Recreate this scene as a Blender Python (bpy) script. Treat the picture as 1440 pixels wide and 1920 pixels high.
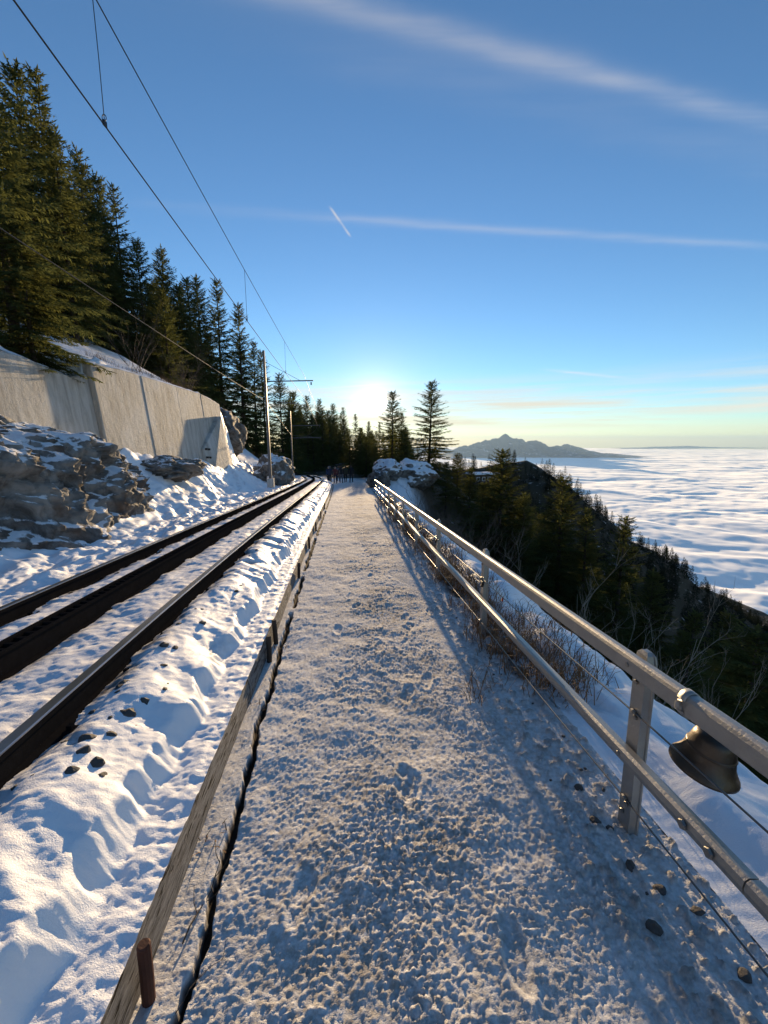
import bpy, bmesh, math, random
import numpy as np
from mathutils import Vector, Matrix

# ------------------------------------------------------------------ scene, camera, sky, sun
scn = bpy.context.scene
for o in list(bpy.data.objects):
    bpy.data.objects.remove(o, do_unlink=True)
COL = scn.collection
RAD = math.radians

EYE = 1.8
cam_data = bpy.data.cameras.new('camera')
cam_data.sensor_fit = 'HORIZONTAL'
cam_data.sensor_width = 36.0
cam_data.lens = 19.75
cam_data.clip_start = 0.05
cam_data.clip_end = 120000.0
cam = bpy.data.objects.new('camera', cam_data)
cam.location = (0, 0, EYE)
cam.rotation_euler = (RAD(90 - 9.6), 0, 0)
COL.objects.link(cam)
scn.camera = cam

SUN_EL, SUN_AZ = 5.0, -1.2            # degrees; azimuth measured from +Y towards +X
SUN_DIR = Vector((math.sin(RAD(SUN_AZ)) * math.cos(RAD(SUN_EL)), math.cos(RAD(SUN_AZ)) * math.cos(RAD(SUN_EL)), math.sin(RAD(SUN_EL))))
sun_data = bpy.data.lights.new('sun', 'SUN')
sun_data.energy = 5.0
sun_data.angle = RAD(0.45)
sun_data.color = (1.0, 0.71, 0.39)
sun = bpy.data.objects.new('sun', sun_data)
sun.rotation_euler = (-SUN_DIR).to_track_quat('-Z', 'Y').to_euler()
sun.location = SUN_DIR * 50
COL.objects.link(sun)

scn.view_settings.view_transform = 'Standard'
scn.view_settings.look = 'None'
scn.view_settings.gamma = 1.0
scn.view_settings.use_curve_mapping = False
scn.view_settings.exposure = 1.0
scn.cycles.use_denoising = True
scn.cycles.max_bounces = 6
scn.cycles.diffuse_bounces = 3
scn.cycles.transmission_bounces = 4
scn.cycles.volume_bounces = 0
scn.cycles.sample_clamp_indirect = 6.0

world = bpy.data.worlds.new('World')
scn.world = world
world.use_nodes = True
WN, WL = world.node_tree.nodes, world.node_tree.links
WN.clear()


def wn(kind, **kw):
    n = WN.new(kind)
    for k, v in kw.items():
        setattr(n, k, v)
    return n


def wmath(op, a, b=None, clamp=False):
    n = wn('ShaderNodeMath', operation=op)
    n.use_clamp = clamp
    for i, s in enumerate((a, b)):
        if s is None:
            continue
        if isinstance(s, (int, float)):
            n.inputs[i].default_value = s
        else:
            WL.new(s, n.inputs[i])
    return n.outputs[0]


def wmix(fac, a, b):
    n = wn('ShaderNodeMix', data_type='RGBA')
    WL.new(fac, n.inputs[0])
    for i, s in ((6, a), (7, b)):
        if isinstance(s, tuple):
            n.inputs[i].default_value = s
        else:
            WL.new(s, n.inputs[i])
    return n.outputs[2]


sky = wn('ShaderNodeTexSky', sky_type='NISHITA')
sky.sun_disc = False
sky.sun_elevation = RAD(SUN_EL)
sky.sun_rotation = RAD(SUN_AZ)
sky.altitude = 1700
sky.air_density = 1.0
sky.dust_density = 0.08
sky.ozone_density = 3.0
coord = wn('ShaderNodeTexCoord')
sep = wn('ShaderNodeSeparateXYZ')
WL.new(coord.outputs['Generated'], sep.inputs[0])
zc = wmath('MAXIMUM', sep.outputs[2], 0.015)
gx = wmath('DIVIDE', sep.outputs[0], zc)
gy = wmath('DIVIDE', sep.outputs[1], zc)
gvec = wn('ShaderNodeCombineXYZ')
WL.new(gx, gvec.inputs[0]); WL.new(gy, gvec.inputs[1])


def wnoise(vec, scale, detail=4, mapping=None, rough=.55):
    n = wn('ShaderNodeTexNoise')
    n.inputs['Scale'].default_value = scale
    n.inputs['Detail'].default_value = detail
    n.inputs['Roughness'].default_value = rough
    if mapping:
        m = wn('ShaderNodeMapping')
        m.inputs['Rotation'].default_value = mapping[0]
        m.inputs['Scale'].default_value = mapping[1]
        WL.new(vec, m.inputs[0])
        vec = m.outputs[0]
    WL.new(vec, n.inputs['Vector'])
    return n.outputs['Fac']


def wramp(v, a, b):
    n = wn('ShaderNodeMapRange', interpolation_type='SMOOTHSTEP')
    n.inputs[1].default_value = a
    n.inputs[2].default_value = b
    WL.new(v, n.inputs[0])
    return n.outputs[0]


def contrail(x0, y0, x1, y1, width, amount, patch):
    """a straight trail at cloud height, as a line in the sky plane"""
    dx, dy = x1 - x0, y1 - y0
    ln = math.hypot(dx, dy)
    nx, ny = -dy / ln, dx / ln
    d = wmath('ADD', wmath('MULTIPLY', gx, nx), wmath('MULTIPLY', gy, ny))
    d = wmath('SUBTRACT', d, nx * x0 + ny * y0)
    wob = wmath('MULTIPLY', wmath('SUBTRACT', wnoise(gvec.outputs[0], 1.3 / max(width, .3), 3), .5), width * 1.2)
    d = wmath('DIVIDE', wmath('ADD', d, wob), width)
    g = wmath('POWER', 2.718, wmath('MULTIPLY', wmath('MULTIPLY', d, d), -1.0))
    t = wmath('ADD', wmath('MULTIPLY', gx, dx / ln), wmath('MULTIPLY', gy, dy / ln))
    t0 = (x0 * dx + y0 * dy) / ln
    t1 = t0 + ln
    ends = wmath('MULTIPLY', wramp(t, t0 - patch, t0 + patch), wmath('SUBTRACT', 1.0, wramp(t, t1 - patch, t1 + patch)))
    n = wnoise(gvec.outputs[0], 1.2, 5, ((0, 0, -math.atan2(dy, dx)), (.6, 5.0, 1)))
    g = wmath('MULTIPLY', wmath('MULTIPLY', g, ends), wmath('MULTIPLY', wramp(n, .2, .75), amount))
    return g


aur_dir = wn('ShaderNodeVectorMath', operation='DOT_PRODUCT')
WL.new(coord.outputs['Generated'], aur_dir.inputs[0])
aur_dir.inputs[1].default_value = SUN_DIR
ang = wmath('MULTIPLY', wmath('ARCCOSINE', wmath('MINIMUM', aur_dir.outputs['Value'], 1.0)), 57.29578)   # degrees from the sun

t1 = contrail(-0.9, 0.96, 3.2, 2.05, .035, .34, .5)
t2 = contrail(-0.75, 2.05, 4.2, 2.68, .04, .20, .6)
t3 = contrail(-0.232, 2.031, -0.169, 2.283, .006, .55, .03)
t4 = contrail(-0.3, 1.20, 3.4, 2.28, .10, .07, .6)
t5 = contrail(-2.4, 9.2, -0.2, 7.9, .09, .35, .5)
t6 = contrail(2.4, 6.3, 3.9, 7.1, .09, .40, .35)
trails = t1
for t in (t2, t3, t4, t5, t6):
    trails = wmath('ADD', trails, t)
# thin layered cirrus low over the horizon
lay = wn('ShaderNodeCombineXYZ')
azim = wmath('ARCTAN2', sep.outputs[0], sep.outputs[1])
WL.new(azim, lay.inputs[0]); WL.new(wmath('MULTIPLY', sep.outputs[2], 14.0), lay.inputs[1])
ln1 = wnoise(lay.outputs[0], 1.6, 6, ((0, 0, RAD(4)), (1.0, 1.6, 1)), .6)
band = wmath('MULTIPLY', wramp(sep.outputs[2], .012, .045), wmath('SUBTRACT', 1.0, wramp(sep.outputs[2], .07, .16)))
low = wmath('MULTIPLY', wmath('MULTIPLY', wramp(ln1, .36, .62), band), .75)
cl = wmath('MINIMUM', trails, .8)
# cloud light: brighter and warmer towards the sun
tow = wramp(aur_dir.outputs['Value'], .45, 1.0)
ccol = wmix(tow, (3.0, 3.5, 4.1, 1), (4.2, 3.5, 2.6, 1))
skyc = wmix(cl, sky.outputs[0], ccol)
skyc = wmix(low, skyc, wmix(tow, (4.3, 3.9, 3.5, 1), (3.6, 2.8, 1.9, 1)))
# sun disc and the bright air right round it
disc = wmath('MULTIPLY', wmath('SUBTRACT', 1.0, wramp(ang, 1.1, 1.7)), 200.0)
halo = wmath('MULTIPLY', wmath('POWER', 2.718, wmath('MULTIPLY', ang, -0.48)), 4.2)
sunc = wn('ShaderNodeCombineColor')
WL.new(wmath('ADD', disc, halo), sunc.inputs[0])
WL.new(wmath('ADD', disc, wmath('MULTIPLY', halo, .62)), sunc.inputs[1])
WL.new(wmath('ADD', wmath('MULTIPLY', disc, .85), wmath('MULTIPLY', halo, .30)), sunc.inputs[2])
addc = wn('ShaderNodeMix', data_type='RGBA', blend_type='ADD')
addc.inputs[0].default_value = 1.0
WL.new(skyc, addc.inputs[6]); WL.new(sunc.outputs[0], addc.inputs[7])
bg = wn('ShaderNodeBackground')
bg.inputs[1].default_value = 0.13
WL.new(addc.outputs[2], bg.inputs[0])
wout = wn('ShaderNodeOutputWorld')
WL.new(bg.outputs[0], wout.inputs[0])

# ------------------------------------------------------------------ helpers
def link(o, parent=None):
    COL.objects.link(o)
    if parent is not None:
        o.parent = parent
    return o


def tag(o, label=None, cat=None, group=None, kind=None):
    for k, v in (('label', label), ('category', cat), ('group', group), ('kind', kind)):
        if v:
            o[k] = v
    return o


def empty(name, loc=(0, 0, 0), rz=0):
    o = bpy.data.objects.new(name, None)
    o.location = loc
    o.rotation_euler = (0, 0, rz)
    return link(o)


def mesh_obj(name, verts, faces, mats, parent=None, smooth=False, mi=None, attr=None):
    me = bpy.data.meshes.new(name)
    if isinstance(verts, np.ndarray) and isinstance(faces, np.ndarray):
        nv, (nf, k) = len(verts), faces.shape
        me.vertices.add(nv)
        me.vertices.foreach_set('co', np.ascontiguousarray(verts, dtype=np.float32).ravel())
        me.loops.add(nf * k)
        me.loops.foreach_set('vertex_index', np.ascontiguousarray(faces, dtype=np.int32).ravel())
        me.polygons.add(nf)
        me.polygons.foreach_set('loop_start', np.arange(0, nf * k, k, dtype=np.int32))
        me.update(calc_edges=True)
    else:
        me.from_pydata([tuple(v) for v in verts], [], [tuple(f) for f in faces])
    for m in (mats if isinstance(mats, (list, tuple)) else [mats]):
        me.materials.append(m)
    if mi is not None:
        me.polygons.foreach_set('material_index', np.asarray(mi, dtype=np.int32))
    if smooth:
        me.polygons.foreach_set('use_smooth', np.ones(len(me.polygons), dtype=bool))
    if attr:
        for nm, vals in attr.items():
            a = me.attributes.new(nm, 'FLOAT', 'POINT')
            a.data.foreach_set('value', np.ascontiguousarray(vals, dtype=np.float32))
    me.update()
    return link(bpy.data.objects.new(name, me), parent)


class MB:
    """collects simple shapes into one mesh"""
    def __init__(self):
        self.v, self.f = [], []

    def add(self, vs, fs):
        n = len(self.v)
        self.v += [tuple(p) for p in vs]
        self.f += [tuple(i + n for i in f) for f in fs]
        return self

    def box(self, c, size, rot=None, taper=1.0):
        hx, hy, hz = size[0] / 2, size[1] / 2, size[2] / 2
        pts = []
        for z, t in ((-hz, 1.0), (hz, taper)):
            for x, y in ((-hx, -hy), (hx, -hy), (hx, hy), (-hx, hy)):
                p = Vector((x * t, y * t, z))
                if rot is not None:
                    p = rot @ p
                pts.append(p + Vector(c))
        return self.add(pts, [(3, 2, 1, 0), (4, 5, 6, 7), (0, 1, 5, 4), (1, 2, 6, 5), (2, 3, 7, 6), (3, 0, 4, 7)])

    def sweep(self, path, prof, side=None, cap=True, scale=None):
        """profile points (a, b) swept along path: a along the side vector, b along the up vector"""
        path = [Vector(p) for p in path]
        k = len(prof)
        vs = []
        for i, p in enumerate(path):
            t = (path[min(i + 1, len(path) - 1)] - path[max(i - 1, 0)]).normalized()
            ref = Vector((0, 0, 1)) if abs(t.z) < .95 else Vector((0, 1, 0))
            s = t.cross(ref).normalized()
            up = s.cross(t).normalized()
            sc = scale[i] if scale is not None else 1.0
            for a, b in prof:
                vs.append(p + s * (a * sc) + up * (b * sc))
        fs = []
        for i in range(len(path) - 1):
            for j in range(k):
                fs.append((i * k + j, i * k + (j + 1) % k, (i + 1) * k + (j + 1) % k, (i + 1) * k + j))
        if cap:
            fs.append(tuple(range(k - 1, -1, -1)))
            n = (len(path) - 1) * k
            fs.append(tuple(range(n, n + k)))
        return self.add(vs, fs)

    def tube(self, path, r, n=8, scale=None):
        prof = [(r * math.cos(2 * math.pi * i / n), r * math.sin(2 * math.pi * i / n)) for i in range(n)]
        return self.sweep(path, prof, scale=scale)

    def lathe(self, prof, n=24, mat=None):
        vs, fs = [], []
        for r, z in prof:
            for i in range(n):
                a = 2 * math.pi * i / n
                p = Vector((r * math.cos(a), r * math.sin(a), z))
                vs.append(mat @ p if mat is not None else p)
        for j in range(len(prof) - 1):
            for i in range(n):
                fs.append((j * n + i, j * n + (i + 1) % n, (j + 1) * n + (i + 1) % n, (j + 1) * n + i))
        return self.add(vs, fs)

    def build(self, name, mat, parent=None, smooth=False):
        return mesh_obj(name, self.v, self.f, mat, parent, smooth)


def bevel(o, w=.005, seg=2):
    m = o.modifiers.new('bevel', 'BEVEL')
    m.width = w
    m.segments = seg
    m.limit_method = 'ANGLE'
    return o


# ------------------------------------------------------------------ noise
def _hash(ix, iy, seed):
    h = (ix.astype(np.int64) * 374761393 + iy.astype(np.int64) * 668265263 + seed * 1442695041) & 0xFFFFFFFF
    h = ((h ^ (h >> 13)) * 1274126177) & 0xFFFFFFFF
    h = ((h ^ (h >> 16)) * 2246822519) & 0xFFFFFFFF
    return ((h ^ (h >> 15)) & 0xFFFFFF) / float(0x1000000)


def vnoise(x, y, seed=0):
    """smooth gradient noise, about -1..1"""
    x, y = np.asarray(x, float), np.asarray(y, float)
    ix, iy = np.floor(x), np.floor(y)
    fx, fy = x - ix, y - iy
    sx, sy = fx * fx * fx * (fx * (fx * 6 - 15) + 10), fy * fy * fy * (fy * (fy * 6 - 15) + 10)
    tot = []
    for dx, dy in ((0, 0), (1, 0), (0, 1), (1, 1)):
        a = _hash(ix + dx, iy + dy, seed) * 2 * np.pi
        tot.append(np.cos(a) * (fx - dx) + np.sin(a) * (fy - dy))
    return 1.5 * ((tot[0] * (1 - sx) + tot[1] * sx) * (1 - sy) + (tot[2] * (1 - sx) + tot[3] * sx) * sy)


def fbm(x, y, seed=0, octv=4, gain=.5, lac=2.03):
    a, t, f = 1.0, 0.0, 1.0
    for i in range(octv):
        t = t + a * vnoise(x * f + 17.3 * i, y * f - 9.1 * i, seed + i * 7)
        a *= gain
        f *= lac
    return t


def sstep(x, a, b):
    t = np.clip((x - a) / (b - a), 0, 1)
    return t * t * (3 - 2 * t)


def smax(a, b, k):
    h = np.clip(.5 + .5 * (a - b) / k, 0, 1)
    return b * (1 - h) + a * h + k * h * (1 - h)


# ------------------------------------------------------------------ the lie of the land
# u runs along the path from below the camera, v to its right; the path falls away at SL
HEAD = RAD(-4.18)
SL = 0.0565
FX, FY = math.sin(HEAD), math.cos(HEAD)
RX, RY = math.cos(HEAD), -math.sin(HEAD)


def W(u, v, h=0.0):
    """world point; h = height above the falling plane of the path"""
    return Vector((FX * u + RX * v, FY * u + RY * v, zpl(u) + h))


def zpl(u):
    return -SL * np.minimum(u, 85.0) if isinstance(u, np.ndarray) else -SL * min(u, 85.0)


def c_off(u):
    """how far the track has swung to the left"""
    u = np.asarray(u, float)
    a = np.where(u < 0, -.0714 * u, -.5 * (1 - np.exp(-np.maximum(u, 0) / 7)) - .00055 * u * u)
    e = np.clip(u - 36, 0, 50)
    a36 = -.5 * (1 - math.exp(-36 / 7)) - .00055 * 36 * 36
    b = a36 - .04 * e - e * e / 160 - np.maximum(u - 86, 0) * .665
    return np.where(u > 36, b, a)


def v_timber(u):
    c = c_off(u)
    return np.minimum(-.72 + .6 * c, -.62 + c)


RAIL_R, RACK, RAIL_L, RAIL_TOP = -1.47, -2.20, -2.92, .55


def wall_top(u):
    return np.interp(u, [0, 9, 13.25, 13.3, 15, 22.6, 25.5], [4.8, 4.4, 4.2, 4.75, 4.95, 5.4, 5.3])


def terrain_h(u, v):
    """height above the falling plane"""
    u, v = np.asarray(u, float), np.asarray(v, float)
    w = v - c_off(u)
    zp = -SL * np.minimum(u, 85.0)
    # left: bank, wall, hillside
    d = np.maximum(-(w + 4.0), 0)
    bank = .36 + np.interp(d, [0, .5, 1.2, 2.2, 3.4, 5], [0, .12, .55, 1.35, 2.3, 3.3])
    dd = np.maximum(-7.9 - v, 0)
    above = wall_top(u) - .12 + .45 * np.minimum(dd, 4) + .78 * np.maximum(dd - 4, 0)
    walled = np.where(v < -7.75, above, bank)
    free = .36 + .35 * np.minimum(d, 2) + .80 * np.maximum(d - 2, 0)
    k = sstep(u, 25.4, 30)
    left = walled * (1 - k) + free * k
    left = left + sstep(d, 2, 8) * .6 * fbm(u * .16, v * .16, 5, 3)
    # right: shoulder and steep fall
    edge = 1.5 + sstep(u, 30, 60) * 11 + np.maximum(u - 60, 0) * .03
    e = np.maximum(v - edge, 0)
    right = -np.interp(e, [0, .4, 1.6, 3.0, 200], [0, .10, .78, 2.0, 2.0 + 197 * .80])
    right = right + sstep(e, 2, 10) * 1.2 * fbm(u * .08, v * .08, 8, 3)
    bench = .36 * sstep(-w, .60, .75) + sstep(u, 30, 50) * .3 * fbm(u * .2, v * .2, 3, 3)
    mound = 1.3 * np.exp(-((u - 38) / 5.0) ** 2 - ((v - 4.6) / 2.6) ** 2) * sstep(v, 1.3, 2.6)
    h = np.where(d > 0, left, bench + right + mound)
    h = np.minimum(h, 60)
    z = zp + h
    # the forested spur falling to the right
    x = FX * u + RX * v
    y = FY * u + RY * v
    crest = np.where(x < 78, -8 - (78 - x) * .06, -8 - .70 * (x - 78)) + 5 * fbm(x * .02, y * .02, 21, 3)
    spur = crest - .55 * np.sqrt((y - 230) ** 2 + 100) + 5.5
    z = smax(z, spur, 6.0) * sstep(y, 60, 110) + z * (1 - sstep(y, 60, 110))
    z = np.maximum(z, -330)
    return z - zp


def TZ(u, v):
    return float(terrain_h(u, v)) + zpl(float(u))

# ------------------------------------------------------------------ materials
class NT:
    def __init__(self, name):
        self.m = bpy.data.materials.new(name)
        self.m.use_nodes = True
        self.n, self.l = self.m.node_tree.nodes, self.m.node_tree.links
        self.b = self.n['Principled BSDF']
        self.out = self.n['Material Output']
        self.obj = None

    def node(self, kind, **kw):
        n = self.n.new(kind)
        for k, v in kw.items():
            setattr(n, k, v)
        return n

    def put(self, sock, v):
        if isinstance(v, (int, float, tuple)):
            sock.default_value = v
        else:
            self.l.new(v, sock)

    def coord(self, scale=(1, 1, 1), rot=(0, 0, 0), which='Object'):
        c = self.node('ShaderNodeTexCoord')
        m = self.node('ShaderNodeMapping')
        m.inputs['Scale'].default_value = scale
        m.inputs['Rotation'].default_value = rot
        self.l.new(c.outputs[which], m.inputs[0])
        return m.outputs[0]

    def noise(self, vec, scale, detail=4, rough=.55, dist=0):
        n = self.node('ShaderNodeTexNoise')
        for k, v in (('Scale', scale), ('Detail', detail), ('Roughness', rough), ('Distortion', dist)):
            n.inputs[k].default_value = v
        self.l.new(vec, n.inputs['Vector'])
        return n.outputs['Fac']

    def ramp(self, v, a, b):
        n = self.node('ShaderNodeMapRange', interpolation_type='SMOOTHSTEP')
        n.inputs[1].default_value, n.inputs[2].default_value = a, b
        self.l.new(v, n.inputs[0])
        return n.outputs[0]

    def math(self, op, a, b=0.0):
        n = self.node('ShaderNodeMath', operation=op)
        self.put(n.inputs[0], a)
        self.put(n.inputs[1], b)
        return n.outputs[0]

    def mix(self, f, a, b):
        n = self.node('ShaderNodeMix', data_type='RGBA')
        self.put(n.inputs[0], f)
        self.put(n.inputs[6], a)
        self.put(n.inputs[7], b)
        return n.outputs[2]

    def attr(self, name):
        return self.node('ShaderNodeAttribute', attribute_name=name).outputs['Fac']

    def normal_z(self):
        g = self.node('ShaderNodeNewGeometry')
        s = self.node('ShaderNodeSeparateXYZ')
        self.l.new(g.outputs['Normal'], s.inputs[0])
        return s.outputs[2]

    def bump(self, h, strength=.5, dist=.01):
        n = self.node('ShaderNodeBump')
        n.inputs['Strength'].default_value = strength
        n.inputs['Distance'].default_value = dist
        self.l.new(h, n.inputs['Height'])
        self.l.new(n.outputs[0], self.b.inputs['Normal'])

    def set(self, col=None, rough=None, metal=None, spec=None):
        if col is not None:
            self.put(self.b.inputs['Base Color'], col)
        if rough is not None:
            self.put(self.b.inputs['Roughness'], rough)
        if metal is not None:
            self.put(self.b.inputs['Metallic'], metal)
        if spec is not None:
            self.put(self.b.inputs['Specular IOR Level'], spec)
        return self.m


def c4(r, g, b):
    return (r, g, b, 1.0)


SNOW = c4(.84, .86, .90)


def snow_material():
    t = NT('snow')
    v = t.coord()
    grain = t.noise(v, 140, 3, .7)
    dirt = t.attr('dirt')
    speck = t.ramp(t.noise(v, 38, 4, .7), .60, .72)
    f = t.math('MULTIPLY', dirt, t.ramp(t.noise(v, 9, 5, .65), .30, .62))
    f = t.math('MAXIMUM', f, t.math('MULTIPLY', speck, t.math('MULTIPLY', dirt, .8)))
    earth = t.mix(t.noise(v, 60, 3), c4(.035, .028, .022), c4(.13, .105, .08))
    t.set(t.mix(f, SNOW, earth), .55, 0, .25)
    t.bump(grain, .55, .006)
    return t.m


def path_material():
    t = NT('trodden_snow')
    v = t.coord()
    dirt = t.attr('dirt')
    grit = t.attr('grit')
    n1 = t.noise(v, 30, 5, .7)
    n2 = t.noise(v, 3.2, 4, .6)
    f = t.math('MULTIPLY', grit, t.ramp(t.math('ADD', t.math('MULTIPLY', n1, .85), t.math('MULTIPLY', n2, .25)), .36, .72))
    col = t.mix(f, c4(.80, .80, .80), c4(.30, .26, .205))
    earth = t.mix(t.noise(v, 70, 3), c4(.02, .016, .012), c4(.085, .065, .05))
    col = t.mix(dirt, col, earth)
    t.set(col, .9, 0, .04)
    t.bump(t.noise(v, 110, 4, .75), .8, .008)
    return t.m


def terrain_material():
    t = NT('hillside_ground')
    v = t.coord()
    cover = t.attr('forest')
    n = t.noise(v, .35, 6, .65)
    patch = t.math('MULTIPLY', t.ramp(n, .60, .70), .8)
    floor = t.mix(t.noise(v, 2.5, 5), c4(.018, .016, .010), c4(.07, .055, .032))
    bare = t.math('MULTIPLY', cover, t.math('SUBTRACT', 1.0, t.math('MULTIPLY', patch, .75)))
    t.set(t.mix(bare, SNOW, floor), .75, 0, .1)
    t.bump(t.noise(v, 5, 5, .7), .6, .12)
    return t.m


def rock_material(name, snowy=.5, dark=1.0):
    t = NT(name)
    v = t.coord()
    n = t.noise(v, 1.7, 8, .68, .6)
    col = t.mix(t.ramp(n, .35, .65), c4(.075 * dark, .068 * dark, .062 * dark), c4(.30 * dark, .285 * dark, .265 * dark))
    col = t.mix(t.math('MULTIPLY', t.ramp(t.noise(v, .7, 4), .54, .68), .7), col, c4(.14 * dark, .09 * dark, .06 * dark))
    nz = t.normal_z()
    sn = t.math('ADD', nz, t.math('MULTIPLY', t.math('SUBTRACT', t.noise(v, 3.0, 6, .7), .5), 1.5))
    f = t.ramp(sn, 1.12 - snowy * .9, 1.30 - snowy * .9)
    t.set(t.mix(f, col, SNOW), .8, 0, .2)
    t.bump(t.noise(v, 9, 8, .72), .9, .06)
    return t.m


def concrete_material():
    t = NT('weathered_concrete')
    v = t.coord()
    streak = t.noise(t.coord((1.2, 1.2, .16)), 3.0, 6, .7, .5)
    blot = t.noise(v, .55, 5, .6)
    col = t.mix(t.ramp(streak, .3, .7), c4(.30, .28, .25), c4(.56, .54, .50))
    col = t.mix(t.math('MULTIPLY', t.ramp(blot, .5, .68), .55), col, c4(.58, .58, .57))
    t.set(col, .85, 0, .2)
    t.bump(t.noise(v, 5, 8, .75), 1.0, .07)
    return t.m


def plain(name, col, rough=.6, metal=0.0, var=.25, scale=8.0, bump=0.0, spec=.4):
    t = NT(name)
    n = t.noise(t.coord(), scale, 5, .65)
    a = c4(*[x * (1 - var) for x in col])
    b = c4(*[min(1, x * (1 + var)) for x in col])
    t.set(t.mix(n, a, b), rough, metal, spec)
    if bump:
        t.bump(t.noise(t.coord(), scale * 5, 4, .7), .6, bump)
    return t.m


def timber_material():
    t = NT('weathered_timber')
    g = t.noise(t.coord((9, .30, 9)), 9.0, 6, .75, .4)
    crack = t.ramp(t.noise(t.coord((8, .22, 8)), 8.0, 4, .6, .8), .56, .64)
    col = t.mix(t.ramp(g, .3, .7), c4(.085, .082, .08), c4(.29, .285, .28))
    t.set(t.mix(crack, col, c4(.012, .010, .008)), .85, 0, .15)
    t.bump(t.math('SUBTRACT', g, crack), .9, .012)
    return t.m


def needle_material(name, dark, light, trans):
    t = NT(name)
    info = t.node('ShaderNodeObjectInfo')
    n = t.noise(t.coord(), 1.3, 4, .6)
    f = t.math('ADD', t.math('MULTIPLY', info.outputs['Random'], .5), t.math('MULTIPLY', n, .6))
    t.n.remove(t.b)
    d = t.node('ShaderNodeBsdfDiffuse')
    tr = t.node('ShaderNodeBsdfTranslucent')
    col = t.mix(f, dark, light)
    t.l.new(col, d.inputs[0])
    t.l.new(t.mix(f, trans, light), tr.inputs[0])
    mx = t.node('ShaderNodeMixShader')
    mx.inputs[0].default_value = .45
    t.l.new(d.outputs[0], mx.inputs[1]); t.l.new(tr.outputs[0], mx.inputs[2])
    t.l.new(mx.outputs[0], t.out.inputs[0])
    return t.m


M = dict(
    snow=snow_material(), path=path_material(), terrain=terrain_material(),
    rock=rock_material('snowy_rock', .55), rock_bare=rock_material('dark_rock', .30, .8), rock_snow=rock_material('snow_capped_rock', .95),
    concrete=concrete_material(), timber=timber_material(),
    alu=plain('weathered_aluminium', (.36, .35, .33), .48, .75, .22, 14, .003),
    steel=plain('galvanised_steel', (.15, .14, .135), .5, .6, .3, 6),
    rail=plain('rail_steel', (.013, .0125, .013), .8, 0, .4, 20, .002, 0.0),
    railhead=plain('polished_rail_head', (.42, .41, .40), .28, 1.0, .15, 10),
    rust=plain('rusty_iron', (.085, .032, .020), .75, .3, .4, 25, .003),
    wire=plain('dark_wire', (.03, .03, .032), .5, .5, .2),
    cable=plain('stranded_steel_cable', (.16, .155, .15), .4, .8, .3, 60),
    bolt=plain('bolt_steel', (.30, .28, .25), .4, .85, .3, 40),
    bell=plain('dark_bronze', (.075, .062, .050), .38, .85, .45, 12, .002),
    lock=plain('dark_lock_metal', (.035, .03, .028), .45, .6, .3, 40),
    redlock=plain('red_lock_paint', (.30, .045, .025), .45, .1, .2, 40),
    stone=plain('ballast_stone', (.075, .068, .062), .8, 0, .5, 14, .006),
    bark=plain('spruce_bark', (.055, .040, .030), .9, 0, .4, 12, .01),
    twig=plain('bare_twig', (.105, .075, .055), .85, 0, .35, 20),
    twig_pale=plain('pale_bare_branch', (.20, .165, .12), .85, 0, .3, 12),
    drygrass=plain('dry_grass', (.21, .115, .05), .85, 0, .45, 6),
    needle=needle_material('spruce_needles', c4(.026, .040, .016), c4(.100, .118, .042), c4(.17, .175, .05)),
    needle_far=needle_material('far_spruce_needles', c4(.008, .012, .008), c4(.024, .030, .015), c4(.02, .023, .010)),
    hutwall=plain('dark_plank_wall', (.045, .032, .024), .8, 0, .3, 4),
    hutroof=plain('snow_on_roof', (.80, .82, .86), .6, 0, .06, 3),
    glass=plain('dark_window_glass', (.03, .035, .045), .12, 0, .2, 2, 0, .6),
    insul=plain('brown_insulator', (.06, .03, .02), .3, 0, .2),
)

# ------------------------------------------------------------------ near ground sheets
def near_rows():
    us = list(np.arange(-2.0, .4, .06))
    u = .4
    while u < 50:
        us.append(u)
        u += max(.0065, .0048 * u)
    return np.array(us)


ROWS = near_rows()


def v_edge(u):
    """broken edge of the snow bank above the timber"""
    return v_timber(u) - .17 - .05 * fbm(u * 2.1, u * 0 + 3.3, 31, 3) - .02 * np.abs(vnoise(u * 7, u * 0, 33)) - .003 * fbm(u * 15, u * 0 + 5, 34, 3)


def v_crack(u):
    return -.50 + c_off(u) + .024 * fbm(u * 2.4, u * 0, 51, 3), .015 + .007 * fbm(u * 6.0, u * 0 + 7, 53, 3) + .0022 * np.minimum(np.maximum(u, 0), 8)


def path_cols(u):
    vk, wid = v_crack(u)
    a = np.maximum(vk - 1.4 * wid, v_timber(u) + .03)
    return [v_timber(u) + .012, a, np.maximum(vk + 1.4 * wid, a + .01), 1.5 + u * 0], (26, 12, 262)


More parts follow.
